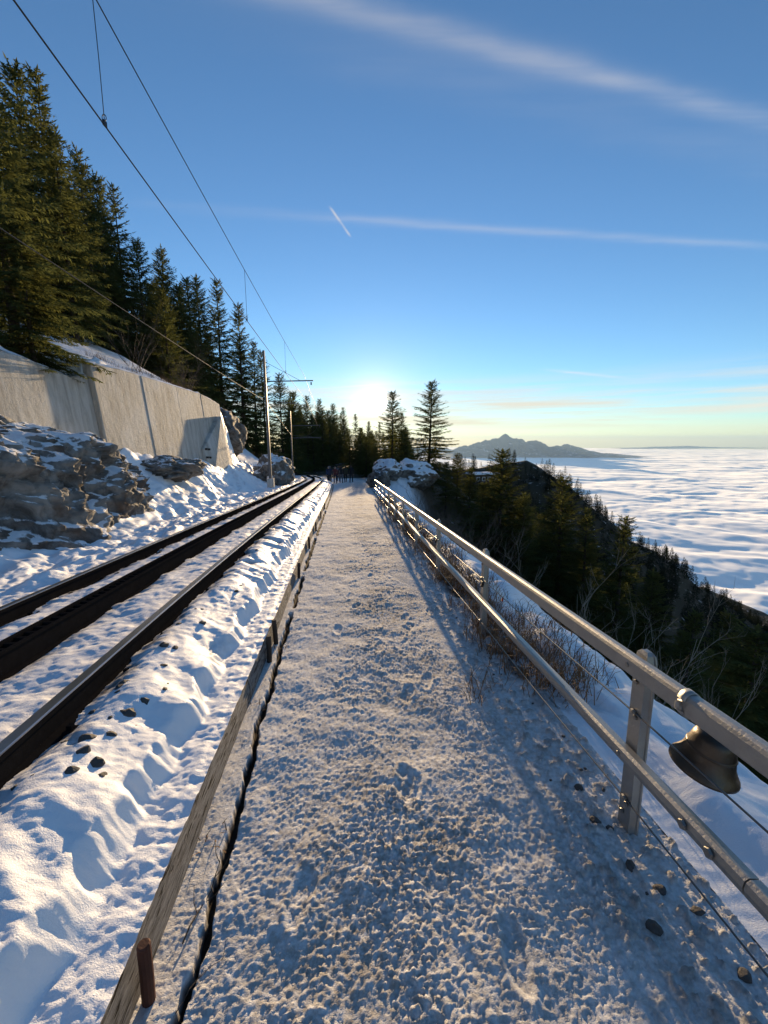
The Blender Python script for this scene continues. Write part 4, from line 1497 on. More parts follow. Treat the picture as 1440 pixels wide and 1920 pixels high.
RIDGE = [(212.7,174.1,9.1),(188.5,219.3,9.2),(194.2,217.4,8.3),(227.3,139.4,8.1),(189.7,197.5,7.7),(193.9,105.2,7.2),(211.1,224.3,7.9),(199.6,209.9,5.9),(205.2,140.5,7.7),(197.8,79.1,6.3),(194.4,213.9,6.4),(213.0,232.1,7.5),(202.9,112.2,7.1),(203.7,155.5,6.7),(209.2,172.2,6.2),(230.1,59.7,8.2),(194.9,119.7,7.7),(221.2,53.4,7.2),(221.1,162.6,6.8),(220.5,227.4,8.3),(224.1,148.6,7.5),(204.8,78.1,6.3),(221.6,79.3,6.3),(213.4,216.4,6.3),(194.8,93.0,6.7),(202.6,163.1,8.8),(213.6,142.9,7.5),(233.2,62.6,6.2),(195.0,177.9,5.8),(193.9,122.8,7.5),(219.7,73.7,6.7),(225.0,87.2,7.5),(199.4,217.2,6.4),(228.4,74.7,7.3),(195.9,153.4,8.5),(218.4,136.8,6.7),(224.3,132.9,6.8),(215.0,227.6,5.6),(195.4,143.1,8.1),(192.6,152.9,8.2),(199.9,115.0,5.9),(221.7,205.3,6.1),(206.1,141.2,9.4),(214.3,83.5,6.5),(220.5,216.5,6.3),(194.7,146.1,7.2),(213.7,114.2,8.5),(206.5,116.0,6.6),(209.8,83.6,8.3),(206.4,171.3,8.7),(221.5,126.1,6.7),(212.9,244.6,5.7),(205.3,202.2,9.4),(218.9,91.0,6.0),(212.6,79.0,7.7),(200.6,105.9,5.8),(221.4,233.1,8.3),(226.7,66.5,7.2),(214.2,104.6,9.3),(201.7,227.4,5.6),(207.9,70.2,5.8),(214.1,230.9,6.1),(208.9,104.0,6.1),(195.9,94.0,9.0),(216.8,63.4,8.4),(220.5,190.6,6.8),(230.3,58.8,9.5),(198.5,165.0,9.4),(212.0,116.5,8.0),(210.2,98.8,6.3),(215.9,184.6,9.5),(214.7,99.8,6.4),(193.2,219.6,6.1),(205.4,92.3,6.6),(218.6,62.6,9.5),(213.3,146.6,9.1),(221.6,220.9,6.3),(195.0,188.9,9.0),(223.4,129.3,8.0),(209.2,175.7,5.6),(218.3,168.3,7.1),(216.3,126.2,8.4),(207.9,194.5,6.4),(215.0,225.2,7.0),(213.7,245.4,5.9),(219.2,176.3,9.0),(228.2,57.9,6.9),(210.2,178.8,6.3),(206.1,138.7,9.4),(206.7,92.0,8.8),(206.6,72.9,7.3),(207.2,182.0,7.1),(198.2,222.5,6.2),(203.6,208.8,6.4),(192.8,140.6,7.1),(209.1,167.5,9.2),(207.1,225.9,6.0),(226.7,114.9,6.3),(216.4,199.7,8.6),(216.8,66.6,5.9),(217.9,188.5,9.4),(224.0,173.0,7.0),(191.1,220.6,8.6),(230.5,108.2,9.0),(214.1,118.1,9.4),(201.3,75.2,8.9),(230.4,116.2,8.9),(190.1,194.0,6.0),(213.4,249.4,5.7),(216.3,253.3,8.3),(212.7,219.3,9.1),(209.8,227.4,9.4),(216.5,163.0,6.7),(207.7,156.7,6.0),(223.6,131.7,6.9),(222.1,136.4,8.3),(218.7,227.5,7.9),(233.3,67.1,7.0),(209.2,84.9,5.8),(200.8,190.8,6.9),(204.6,170.0,6.1),(220.3,183.1,8.3),(191.1,192.5,7.0),(220.9,235.6,9.3),(226.5,155.6,9.5),(202.4,99.4,7.9),(217.0,136.8,5.8),(208.4,90.0,7.8),(214.9,172.4,6.3),(229.8,89.4,6.1),(220.0,72.8,6.0),(216.6,240.6,6.5),(210.5,155.5,7.7),(223.9,142.1,9.1),(213.2,233.5,7.3)]
WOOD = [(153.7,47.0,8.8),(167.3,52.1,6.2),(228.4,129.1,6.8),(132.1,52.5,8.1),(135.3,138.0,6.2),(162.8,101.9,7.0),(146.8,113.8,9.3),(187.0,181.7,7.2),(120.6,89.3,6.0),(145.1,139.0,6.6),(128.3,140.9,6.7),(197.9,170.9,9.2),(96.0,35.2,8.2),(148.3,142.1,8.2),(107.4,51.5,7.8),(221.2,222.3,8.0),(185.0,100.6,8.3),(119.8,122.7,7.7),(185.9,116.5,7.0),(117.0,40.2,6.9),(182.0,135.4,8.1),(189.3,72.7,5.8),(120.5,136.3,7.0),(176.5,101.4,9.3),(122.1,145.2,7.5),(172.6,55.5,8.2),(170.2,131.0,7.6),(139.8,114.5,9.2),(120.7,92.3,7.7),(213.0,168.6,6.1),(137.0,111.5,5.9),(228.0,135.0,6.9),(109.7,132.2,8.2),(106.6,72.1,7.3),(167.2,55.6,6.5),(161.0,176.1,6.5),(147.6,114.3,7.0),(182.4,129.0,7.5),(127.2,60.6,6.0),(205.5,237.2,8.4),(148.4,114.0,7.0),(216.4,157.7,7.2),(151.2,148.3,7.2),(158.9,138.6,6.1),(165.6,151.7,7.7),(167.4,87.2,7.5),(152.9,92.6,8.8),(177.1,207.7,6.5),(221.1,113.0,6.1),(158.4,112.5,7.3),(113.4,102.6,9.3),(113.0,40.3,8.5),(228.6,160.0,7.9),(193.2,53.9,9.5),(227.7,81.8,8.3),(105.2,73.7,8.2),(150.6,164.2,6.4),(154.6,164.9,7.1),(205.2,205.5,8.0),(158.3,126.6,6.0),(146.0,96.2,6.0),(177.5,77.9,6.7),(196.9,119.9,6.9),(183.8,165.2,8.5),(143.1,77.7,9.3),(133.3,41.2,6.7),(142.0,35.9,8.4),(176.5,173.7,7.6),(144.1,142.6,5.7),(202.0,97.9,7.5),(108.7,90.5,8.5),(152.1,92.8,6.2),(123.1,67.9,8.9),(193.1,217.3,9.5),(135.4,98.0,9.2),(174.2,174.5,8.0),(212.9,187.4,9.0),(182.6,88.5,8.3),(172.0,142.9,6.2),(146.1,113.5,5.8),(140.4,163.0,9.4),(222.6,53.9,9.3),(191.1,125.2,6.0),(97.0,117.2,7.2),(113.3,102.1,6.8),(93.7,65.6,9.4),(156.9,164.9,5.7),(212.9,112.3,6.9),(154.6,152.2,5.6),(184.0,175.5,7.5),(168.1,158.2,6.6),(177.8,141.3,6.3),(153.5,182.1,5.6),(157.0,70.8,8.6),(197.0,194.7,8.8),(159.4,178.6,6.3),(120.4,135.1,8.6),(144.8,88.5,7.8),(186.9,111.7,8.1),(94.7,62.3,8.4),(124.5,124.4,6.6),(129.5,38.5,6.9),(159.9,172.4,9.4),(110.2,61.7,9.1),(164.7,121.5,6.7),(144.9,59.9,8.3),(150.3,50.2,8.8),(152.0,151.5,6.2),(132.0,70.2,7.8),(118.3,98.9,5.6),(204.2,76.1,9.1),(203.8,56.6,6.7),(174.5,138.4,6.3),(131.1,89.0,5.8),(164.8,125.1,6.4),(205.9,159.2,8.5),(190.7,52.2,8.9),(172.9,83.1,9.2),(104.7,73.6,5.6),(90.4,93.0,5.5),(185.0,48.2,6.8),(152.4,87.2,8.3),(166.7,138.4,6.3),(192.6,157.6,7.8),(141.1,168.1,8.4),(138.7,86.4,6.5),(213.5,99.7,6.7),(194.6,93.1,9.2),(178.8,74.2,6.0),(168.0,136.4,7.5),(201.3,121.2,9.3),(156.5,91.4,6.5),(171.5,182.4,6.3),(104.3,88.4,5.5),(181.2,79.7,6.7),(102.7,96.7,7.5),(165.7,170.3,6.3),(221.3,221.6,7.4),(175.3,60.2,7.9),(140.0,84.4,6.7),(174.6,136.1,6.8),(221.6,57.5,9.4),(187.7,56.8,9.5),(215.5,221.7,9.4),(153.0,48.2,6.1),(188.5,94.8,7.2),(205.4,175.2,7.0),(118.8,55.6,6.5),(137.0,113.0,9.3),(161.0,124.1,8.7),(99.5,119.7,6.5),(179.1,86.5,6.7),(119.4,42.0,5.9),(95.2,76.5,9.4),(224.2,114.7,6.3),(182.6,198.1,6.2),(185.0,125.8,9.0),(95.9,59.9,7.2),(120.0,66.4,6.8),(119.4,71.0,6.5),(219.9,204.2,8.8),(173.7,136.0,6.8),(137.1,103.6,8.5),(224.9,87.5,7.9),(187.3,156.0,7.0),(140.8,85.9,8.5),(224.8,103.1,6.1),(186.9,95.5,6.5),(204.7,76.6,9.1),(138.5,38.1,7.6),(144.0,65.6,8.2),(111.8,37.6,6.3),(114.3,86.5,5.9),(98.4,27.3,8.4),(157.6,41.2,7.6),(127.9,144.6,9.3),(111.2,71.7,5.9),(172.4,153.8,6.3),(140.2,55.6,7.3),(202.5,116.7,6.4),(90.3,85.2,7.3),(111.0,117.7,9.5),(112.1,40.3,6.8),(165.9,135.5,7.5),(105.7,80.4,7.5),(115.7,65.8,8.4),(182.1,54.0,8.4),(114.1,34.7,6.5),(134.8,133.5,8.3),(157.5,177.7,5.9),(211.5,217.2,8.0),(112.3,117.3,6.0),(115.2,63.9,8.8),(147.9,98.5,7.2),(184.3,59.2,8.6),(183.8,179.4,8.7),(160.2,147.3,6.6),(132.8,55.4,7.2),(221.3,111.8,6.4),(212.3,206.9,7.7),(96.4,99.7,8.8),(212.4,60.8,8.7),(101.7,76.7,7.4),(100.0,87.0,8.6),(94.9,111.6,8.8),(110.7,125.8,7.8),(161.0,145.9,7.3),(148.0,174.5,6.9),(158.0,145.9,8.4),(97.1,106.8,8.1),(179.9,192.9,8.1),(120.2,135.9,9.2),(140.2,96.2,7.9),(101.8,61.6,9.4),(151.0,167.8,5.8),(164.2,82.0,9.2),(218.4,138.8,5.9),(217.4,134.8,6.5),(182.8,129.3,5.9),(149.0,40.1,6.9),(153.9,80.9,6.9),(149.3,157.3,9.0),(141.5,87.4,6.9),(122.6,76.8,9.5),(171.6,138.3,7.2),(120.3,54.8,9.1),(183.9,140.3,8.0),(203.6,216.1,6.8),(160.1,107.9,7.1),(109.0,56.4,6.7),(195.5,202.5,7.0),(203.9,85.1,7.9),(192.7,188.4,6.2),(119.0,51.5,9.5),(186.6,55.1,6.3),(173.4,144.7,8.5),(192.2,73.3,6.6),(220.4,142.8,8.8),(223.2,125.3,9.4),(195.7,69.1,5.8),(174.1,119.2,7.5),(181.3,148.5,7.8),(130.1,62.5,6.1),(212.6,183.0,9.2),(142.9,103.5,6.2),(131.8,118.5,6.8),(170.5,138.5,6.2),(120.3,145.3,7.5),(175.9,117.6,7.0),(131.7,130.8,7.2),(218.9,232.7,8.4),(159.7,44.4,7.3),(136.8,45.4,5.8),(209.4,175.1,6.4),(99.7,37.3,7.2),(182.0,193.7,8.0),(168.5,86.5,7.3),(115.2,116.8,5.6),(219.4,113.4,9.4),(211.7,61.3,7.8),(179.0,61.7,8.6),(118.8,57.4,8.8),(172.8,108.8,6.2),(182.6,138.2,6.4),(147.7,71.6,5.6),(108.6,46.0,6.7),(189.5,103.2,9.1),(92.5,51.9,7.7),(118.4,110.8,6.3),(186.5,76.9,8.2),(199.4,232.7,6.3),(153.1,83.6,7.2),(233.4,87.1,6.9),(151.0,176.4,7.2),(167.8,42.6,6.5),(213.8,131.1,9.5),(131.6,75.9,7.7),(164.2,64.2,9.1),(90.6,102.6,6.4),(124.2,121.7,6.9),(210.8,238.6,7.9),(163.9,148.0,6.3),(139.5,93.8,8.9),(167.7,134.2,7.3),(128.6,42.1,6.8),(178.9,115.3,6.0),(164.9,127.2,7.6),(95.5,40.3,8.9),(121.2,29.3,8.5),(172.0,120.9,7.3),(158.4,131.4,7.2),(96.9,91.2,9.5),(122.3,87.3,5.5),(177.2,101.8,8.3),(165.6,86.0,8.1),(110.1,55.1,8.4),(185.6,172.5,8.4),(185.0,65.6,7.4),(163.7,77.7,7.5),(164.2,105.1,9.4),(145.8,144.5,8.2),(150.7,107.4,6.8),(182.8,63.6,7.9),(140.2,140.3,6.5),(174.1,44.9,6.7),(186.6,135.2,8.9),(174.9,91.2,9.0),(128.0,100.1,7.8),(188.0,127.9,6.5),(143.2,119.3,5.7),(171.4,144.5,8.5),(216.7,174.0,8.2),(168.5,190.7,6.2),(234.2,84.0,9.1),(113.3,94.9,6.0),(141.5,84.5,6.6),(193.7,69.7,7.9),(207.1,203.0,6.0),(127.7,62.9,8.1),(127.7,146.8,8.2),(143.6,135.1,8.6),(186.1,57.5,7.5),(147.7,158.5,6.2),(194.3,74.4,6.8),(116.9,106.1,8.0),(143.4,167.7,6.2),(142.4,48.5,7.0),(183.1,67.5,6.7),(185.3,94.5,8.3),(136.8,101.5,9.4),(131.9,50.0,9.4),(153.8,168.0,6.9),(170.0,48.1,7.0),(179.8,203.7,7.2),(93.2,92.5,7.4),(156.6,69.4,6.5),(107.5,65.9,9.4),(172.4,192.2,7.6),(126.3,128.0,9.0),(92.6,69.3,5.8),(181.1,63.2,6.7),(125.6,56.7,7.7),(170.5,121.0,8.4),(163.7,157.8,8.9),(144.9,62.8,9.4),(152.3,102.2,6.5),(144.2,35.6,8.0),(105.9,111.9,7.4),(122.2,68.9,7.5),(106.2,126.9,8.7),(176.1,201.1,5.6),(199.9,49.7,9.4),(116.1,57.6,8.5),(124.9,89.3,5.7),(160.9,181.9,6.6),(132.7,135.0,6.6),(197.9,48.1,8.2),(172.0,71.7,8.9),(166.0,44.8,7.8),(143.0,62.7,7.4),(123.2,63.3,6.3),(99.8,56.5,8.5),(99.1,46.8,6.5),(156.8,153.1,7.9),(149.5,57.1,9.5),(153.3,97.9,7.9),(177.4,129.2,8.4),(195.8,59.3,6.0),(177.9,65.7,8.0),(89.4,88.2,9.4),(168.6,182.7,9.0),(136.3,88.5,8.1),(168.9,163.2,8.8),(137.7,42.3,8.6),(123.9,131.2,7.0),(124.4,83.3,8.8),(170.6,137.1,8.6),(181.8,145.0,8.6),(192.1,179.5,5.6),(173.5,193.8,8.3),(183.6,49.0,8.0),(111.9,61.4,6.9),(157.2,127.8,7.9),(127.1,53.1,7.9),(203.4,123.3,9.0),(145.9,100.7,7.7),(234.2,81.4,9.5),(117.9,33.9,8.7),(203.8,167.8,7.0),(161.6,47.1,8.5),(184.5,131.4,7.0),(99.1,95.9,7.9),(116.5,59.8,9.0),(172.3,150.9,6.2),(97.5,102.3,9.5),(149.6,113.2,6.1),(172.1,159.9,6.9),(190.7,46.0,7.2),(99.2,120.3,7.6),(153.6,76.5,6.9),(173.4,199.0,9.2),(164.2,67.9,6.5),(218.9,234.6,8.0),(154.7,40.4,6.2),(109.9,56.2,6.3),(106.5,78.3,6.8),(130.4,128.1,5.8),(188.1,52.9,7.4),(197.4,47.6,8.9),(132.8,154.2,5.7),(212.4,235.0,8.7),(171.0,198.7,8.6),(221.8,181.9,6.2),(192.1,214.6,9.1),(154.0,165.5,7.7),(141.1,105.7,6.9),(120.0,33.8,6.3),(110.8,89.9,9.1),(144.1,114.8,6.6),(166.8,70.7,9.0),(102.3,108.5,5.7),(227.0,85.2,8.3),(196.2,101.9,9.3),(154.2,47.6,7.2),(174.9,202.0,6.5),(187.5,50.7,8.2),(193.6,69.9,6.7),(92.0,93.4,7.7),(153.3,147.3,7.9),(183.5,174.3,6.4),(151.8,104.3,7.2),(140.2,44.4,6.5),(152.6,136.5,7.4),(158.3,162.6,8.1),(227.9,147.5,8.7),(121.8,73.4,8.0),(181.9,96.8,8.1),(185.5,210.6,5.6),(163.8,101.4,7.5),(190.5,67.3,8.4),(143.1,72.9,8.8),(185.7,193.0,9.5),(107.4,124.5,8.8),(222.8,129.7,7.2),(162.3,184.6,7.7),(142.3,82.1,8.5),(186.8,143.2,9.2),(114.5,118.2,9.3),(199.6,206.0,7.8),(144.4,136.3,6.2),(189.9,81.2,6.7),(105.9,78.4,6.3),(107.6,53.6,6.9),(161.6,174.2,9.1),(216.6,103.1,7.5),(166.5,42.5,8.6),(212.5,113.0,9.1),(213.5,198.8,5.6),(117.4,87.7,7.2),(168.6,197.5,9.2),(137.1,120.6,9.2),(191.9,90.9,8.2),(161.9,109.0,6.4),(220.0,58.9,8.0),(92.0,103.5,6.7),(149.3,57.8,8.3),(211.9,241.7,7.7),(214.5,114.4,6.4),(113.5,85.4,6.3),(89.9,87.6,5.6),(124.6,84.4,7.1),(203.5,112.9,5.8),(199.2,106.7,8.0),(160.4,49.5,9.1),(226.7,113.5,5.8),(159.0,140.4,9.4),(161.3,158.1,5.7),(188.7,110.5,8.5),(133.6,65.1,7.5),(110.5,131.7,9.3),(198.8,213.6,8.7),(143.3,55.8,9.3),(179.9,102.2,6.1),(102.1,43.0,7.9),(211.4,128.0,6.4),(176.5,172.1,9.3),(184.5,148.5,6.8),(95.5,59.5,5.7),(154.0,95.6,5.6),(150.6,159.6,8.1),(190.1,122.9,6.3),(206.0,161.5,7.4),(190.3,132.6,9.5),(171.0,82.4,6.5),(122.4,34.0,7.8),(155.3,125.2,9.4),(129.6,48.5,8.9),(165.2,180.2,6.5),(180.5,75.3,8.9),(203.5,189.4,6.2),(227.2,108.6,9.4),(180.1,81.3,8.0),(156.4,113.1,8.8),(202.7,169.6,8.9),(178.4,95.4,5.6),(101.7,76.9,6.2),(165.8,161.5,8.8),(202.1,127.1,7.0),(193.1,172.3,8.7),(225.3,62.5,5.6),(154.9,141.3,6.0),(92.4,103.6,7.5),(186.6,157.3,7.9),(143.5,116.3,9.2),(161.8,76.4,8.1),(93.2,104.5,6.7),(170.2,102.2,9.2),(123.6,40.5,7.8),(216.3,219.1,9.2),(150.1,74.4,8.2)]


def far_spruce(u, v, height, label, group):
    k = TRNG.randrange(5)
    o = bpy.data.objects.new('spruce_tree', FARS[k][1])
    s = height / 10.0
    o.location = (FX * u + RX * v, FY * u + RY * v, TZ(u, v) - .4)
    o.rotation_euler = (0, 0, TRNG.uniform(0, 6.28))
    w_ = TRNG.uniform(1.25, 1.6)
    o.scale = (s * w_, s * w_, s)
    link(o)
    tag(o, label, 'tree', group)


for u, v, h in RIDGE:
    far_spruce(u, v, h, 'small dark spruce in the forest on the far ridge', 'spruces on the far ridge')


def far_wood():
    """the forest that covers the spur, read as one dark mass"""
    rng = np.random.RandomState(3)
    Vs, Fs, n = [], [], 0
    data = []
    for tr_, cr in FARS:
        co = np.empty(len(cr.vertices) * 3, dtype=np.float32)
        cr.vertices.foreach_get('co', co)
        fi = np.empty(len(cr.polygons) * 4, dtype=np.int32)
        cr.polygons.foreach_get('vertices', fi)
        data.append((co.reshape(-1, 3), fi.reshape(-1, 4)))
    for u, v, h in WOOD:
        co, fi = data[rng.randint(5)]
        a, s = rng.rand() * 6.28, h / 10
        ca, sa = math.cos(a) * s * 1.5, math.sin(a) * s * 1.5
        P = np.stack([co[:, 0] * ca - co[:, 1] * sa + FX * u + RX * v, co[:, 0] * sa + co[:, 1] * ca + FY * u + RY * v, co[:, 2] * s + TZ(u, v) - .4], -1)
        Vs.append(P); Fs.append(fi + n); n += len(co)
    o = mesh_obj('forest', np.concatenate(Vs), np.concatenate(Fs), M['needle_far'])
    tag(o, 'dark spruce forest covering the side of the far ridge', 'forest', None, 'stuff')


far_wood()


# ------------------------------------------------------------------ bare bushes, saplings, grass
def bare_mesh(seed, h, stems, spread, r0, forks=3, droop=.0):
    rng = random.Random(seed)
    b = MB()

    def grow(p, d, l, r, lev):
        n = 4
        pts = [p]
        q = p.copy()
        dd = d.copy()
        for i in range(n):
            dd = (dd + Vector((rng.uniform(-.16, .16), rng.uniform(-.16, .16), rng.uniform(-.08, .12) - droop))).normalized()
            q = q + dd * (l / n)
            pts.append(q.copy())
        b.tube(pts, r, 4 if lev == 0 else 3, [1, .85, .7, .5, .3])
        if lev < forks:
            for i in range(rng.randint(2, 4)):
                k = rng.randint(1, n)
                nd = (dd + Vector((rng.uniform(-1, 1), rng.uniform(-1, 1), rng.uniform(-.2, .7))) * .75).normalized()
                grow(pts[k], nd, l * rng.uniform(.4, .65), r * .55, lev + 1)
    for s in range(stems):
        a = rng.uniform(0, 6.28)
        d = Vector((math.cos(a) * spread, math.sin(a) * spread, 1)).normalized()
        grow(Vector((rng.uniform(-.2, .2), rng.uniform(-.2, .2), -.1)), d, h * rng.uniform(.55, .8), r0 * rng.uniform(.7, 1.1), 0)
    return b


BUSH = [bare_mesh(5, 2.6, 9, .45, .014).build('bush', M['twig']).data, bare_mesh(8, 2.4, 11, .6, .012).build('bush', M['twig']).data,
        bare_mesh(12, 4.5, 3, .35, .028).build('sapling', M['twig_pale']).data, bare_mesh(15, 4.2, 4, .55, .024).build('sapling', M['twig_pale']).data]
for o in [o for o in COL.objects if o.data in BUSH]:
    bpy.data.objects.remove(o)


def bush(u, v, s, k, name, label, group, tilt=(0, 0)):
    o = bpy.data.objects.new(name, BUSH[k])
    o.location = (FX * u + RX * v, FY * u + RY * v, TZ(u, v))
    o.rotation_euler = (tilt[0], tilt[1], TRNG.uniform(0, 6.28))
    o.scale = (s, s, s)
    link(o)
    tag(o, label, 'bush' if name == 'bush' else 'sapling', group)


for k in range(16):
    u = TRNG.uniform(11, 34)
    bush(u, TRNG.uniform(2.6, 4.6) + (u - 9) * .10, TRNG.uniform(.6, .95), k % 2, 'bush', 'bare brown bush on the slope outside the railing', 'bare bushes below the railing')
for k in range(10):
    u = TRNG.uniform(20, 34)
    bush(u, TRNG.uniform(-10.5, -9.0) - (u > 26) * 1.0, TRNG.uniform(.7, 1.1), k % 2, 'bush', 'bare bush above the concrete wall', 'bare bushes above the wall')
for k, (u, v, s, lab) in enumerate([(9.5, 5.6, .62, 'pale leafless sapling with long slanting stems outside the railing by the big spruce'), (7.2, 5.0, .5, 'pale leafless sapling among the spruces below the railing, second along'),
                                   (5.6, 4.6, .42, 'forked leafless sapling in front of the dark spruces beyond the second post'), (4.3, 4.2, .36, 'leafless sapling nearest to the bell'), (12.5, 5.6, .62, 'leafless sapling farthest along the slope below the railing')]):
    bush(u, v, s, 2 + k % 2, 'sapling', lab, 'leafless saplings below the railing', (TRNG.uniform(-.3, .1), TRNG.uniform(.0, .4)))


def dry_grass():
    rng = np.random.RandomState(9)
    vs, fs = [], []
    n = 0
    spots = []
    for k in range(420):
        u = 2.9 + 19 * rng.rand() ** 1.3
        spots.append((u, 1.60 + .22 * rng.randn() * .8, 1.0))
    for k in range(40):
        spots.append((16 + 10 * rng.rand(), -8.6 - 1.2 * rng.rand(), 1.3))
    for k in range(7):
        spots.append(([1.78, 2.9, 3.9, 4.4, 5.3, 6.6, 8.4][k], float(v_timber(np.array([1.78, 2.9, 3.9, 4.4, 5.3, 6.6, 8.4][k]))) + .10, .35))
    for u, v, s in spots:
        h0 = float(shoulder(np.array([u]), np.array([v]))[0][0]) if 1.5 < v < 4 else (.0 if v > 0 or s < .5 else float(terrain_h(u, v)))
        for j in range(26 if s > .5 else 14):
            a = rng.rand() * 6.28
            p = W(u + .10 * rng.randn() * s, v + .08 * rng.randn() * s, h0 - .02)
            l = rng.uniform(.10, .34) * s
            d = Vector((math.cos(a) * rng.uniform(.2, .95), math.sin(a) * rng.uniform(.2, .95), 1)).normalized()
            sd = Vector((-math.sin(a), math.cos(a), 0)) * .0035
            m = p + d * l * .6
            tip = p + d * l + Vector((math.cos(a), math.sin(a), -.6)) * l * .3
            vs += [p - sd, p + sd, m + sd * .8, m - sd * .8, tip]
            fs += [(n, n + 1, n + 2, n + 3), (n + 3, n + 2, n + 4)]
            n += 5
    o = mesh_obj('dry_grass', vs, fs, M['drygrass'])
    tag(o, 'brown dry grass along the foot of the railing', 'grass', None, 'stuff')


dry_grass()


def fallen_twig(u, v, h, s, seed, label):
    rng = random.Random(seed)
    b = MB()
    pts = [Vector((0, 0, .01))]
    d = Vector((.25, 1, .10)).normalized()
    for i in range(7):
        d = (d + Vector((rng.uniform(-.4, .4), rng.uniform(-.2, .2), rng.uniform(-.25, .25)))).normalized()
        pts.append(pts[-1] + d * .06)
        if i in (1, 2, 4, 5):
            e = (d + Vector((rng.choice((-1, 1)) * .9, 0, rng.uniform(0, .4)))).normalized()
            b.tube([pts[-1], pts[-1] + e * .05, pts[-1] + e * .09 + Vector((0, .03, .015))], .0022, 4, [1, .8, .4])
    b.tube(pts, .0036, 5, [1, 1, .9, .8, .7, .6, .5, .35])
    o = b.build('twig', M['bark'])
    o.location = W(u, v, h)
    o.scale = (s, s, s)
    tag(o, label, 'twig', 'dark twigs by the timber edging')


fallen_twig(1.33, -.655, .02, .9, 3, 'thin dark branching twig beside the timber edging, longer one')
fallen_twig(1.13, -.60, .015, .5, 6, 'short dark twig lying near the rusty stake')


# ------------------------------------------------------------------ loose stones
def stones():
    rng = random.Random(21)
    protos = []
    for k in range(5):
        o = boulder('stone', 3, 0, (.05, .04, .03), 40 + k, M['stone'], 'x', 0, None, 2)
        protos.append(o.data)
        bpy.data.objects.remove(o)

    def put(u, v, h, s, label, group):
        o = bpy.data.objects.new('stone', protos[rng.randrange(5)])
        o.location = W(u, v, h)
        o.rotation_euler = (rng.uniform(-.4, .4), rng.uniform(-.4, .4), rng.uniform(0, 6.28))
        o.scale = (s, s, s * rng.uniform(.8, 1.2))
        link(o)
        tag(o, label, 'stone', group)
    near = [(2.0, -1.35, .8), (2.06, -1.27, .6), (1.84, -1.22, .8), (1.78, -1.16, .5), (2.5, -1.45, .7), (2.52, -1.2, .5), (2.25, -1.28, .8), (3.62, -1.35, .8), (3.1, -1.45, .8)]
    for k in range(50):
        u = 1.7 + 11 * rng.random() ** 1.5
        near.append((u, RAIL_R + .10 + float(c_off(u)) + abs(rng.gauss(0, .16)), rng.uniform(.2, .7)))
    for k in range(40):
        u = 2.2 + 9 * rng.random()
        near.append((u, RAIL_L + .15 * rng.choice((-1, 1)) + float(c_off(u)) + rng.gauss(0, .05), rng.uniform(.4, .8)))
    uu = np.array([p[0] for p in near])
    vv = np.array([p[1] for p in near])
    hh = snow_left(uu, vv)[0]
    for (u, v, s), h in zip(near, hh):
        put(u, v, float(h) - .010, s, 'dark ballast stone poking out of the snow beside a rail', 'ballast stones beside the rails')
    pl = [(1.40, 1.27, .5), (1.31, 1.36, .45), (1.74, 1.19, .55), (1.70, 1.24, .4), (1.26, 1.14, .6), (1.10, 1.36, .5), (1.95, 1.22, .5), (1.5, 1.21, .5)]
    for k in range(26):
        u = 1.1 + 5 * rng.random()
        pl.append((u, 1.30 + rng.gauss(0, .09), rng.uniform(.10, .28)))
    uu = np.array([[p[0]] for p in pl])
    vv = np.array([[min(p[1], 1.49)] for p in pl])
    hh = path_surface(uu, vv)[0].ravel()
    for (u, v, s), h in zip(pl, hh):
        put(u, min(v, 1.49), float(h) + .004, s, 'small stone on the path edge under the railing', 'stones along the railing foot')


stones()


# ------------------------------------------------------------------ people
def person_mesh(stride, arm, seed):
    J = [((0, 0, .95), .135), ((0, 0, 1.12), .135), ((0, .01, 1.32), .155), ((0, 0, 1.46), .075), ((0, .01, 1.53), .055), ((0, .02, 1.64), .095), ((0, .02, 1.74), .07),
         ((.10, 0, .90), .095), ((.11, stride * .5 + .03, .50), .068), ((.11, stride - .05, .09), .05), ((.12, stride + .13, .03), .04),
         ((-.10, 0, .90), .095), ((-.11, -stride * .4 + .05, .50), .068), ((-.11, -stride - .02, .10), .05), ((-.12, -stride + .15, .03), .04),
         ((.20, 0, 1.40), .07), ((.26, -arm * .4, 1.13), .055), ((.25, arm * .3 + .06, .90), .042), ((.24, arm * .45 + .09, .80), .032),
         ((-.20, 0, 1.40), .07), ((-.26, arm * .4, 1.13), .055), ((-.25, -arm * .3 + .06, .90), .042), ((-.24, -arm * .45 + .09, .80), .032)]
    E = [(0, 1), (1, 2), (2, 3), (3, 4), (4, 5), (5, 6), (0, 7), (7, 8), (8, 9), (9, 10), (0, 11), (11, 12), (12, 13), (13, 14), (2, 15), (15, 16), (16, 17), (17, 18), (2, 19), (19, 20), (20, 21), (21, 22)]
    me = bpy.data.meshes.new('person_skeleton')
    me.from_pydata([j[0] for j in J], E, [])
    o = link(bpy.data.objects.new('person_skeleton', me))
    sk = o.modifiers.new('skin', 'SKIN')
    sk.use_smooth_shade = True
    for i, (p, r) in enumerate(J):
        d = me.skin_vertices[0].data[i]
        d.radius = (r, r * (.8 if i in (1, 2) else 1))
        d.use_root = i == 0
    sub = o.modifiers.new('sub', 'SUBSURF')
    sub.levels = sub.render_levels = 1
    bpy.context.view_layer.update()
    dg = bpy.context.evaluated_depsgraph_get()
    out = bpy.data.meshes.new_from_object(o.evaluated_get(dg))
    bpy.data.objects.remove(o)
    return out


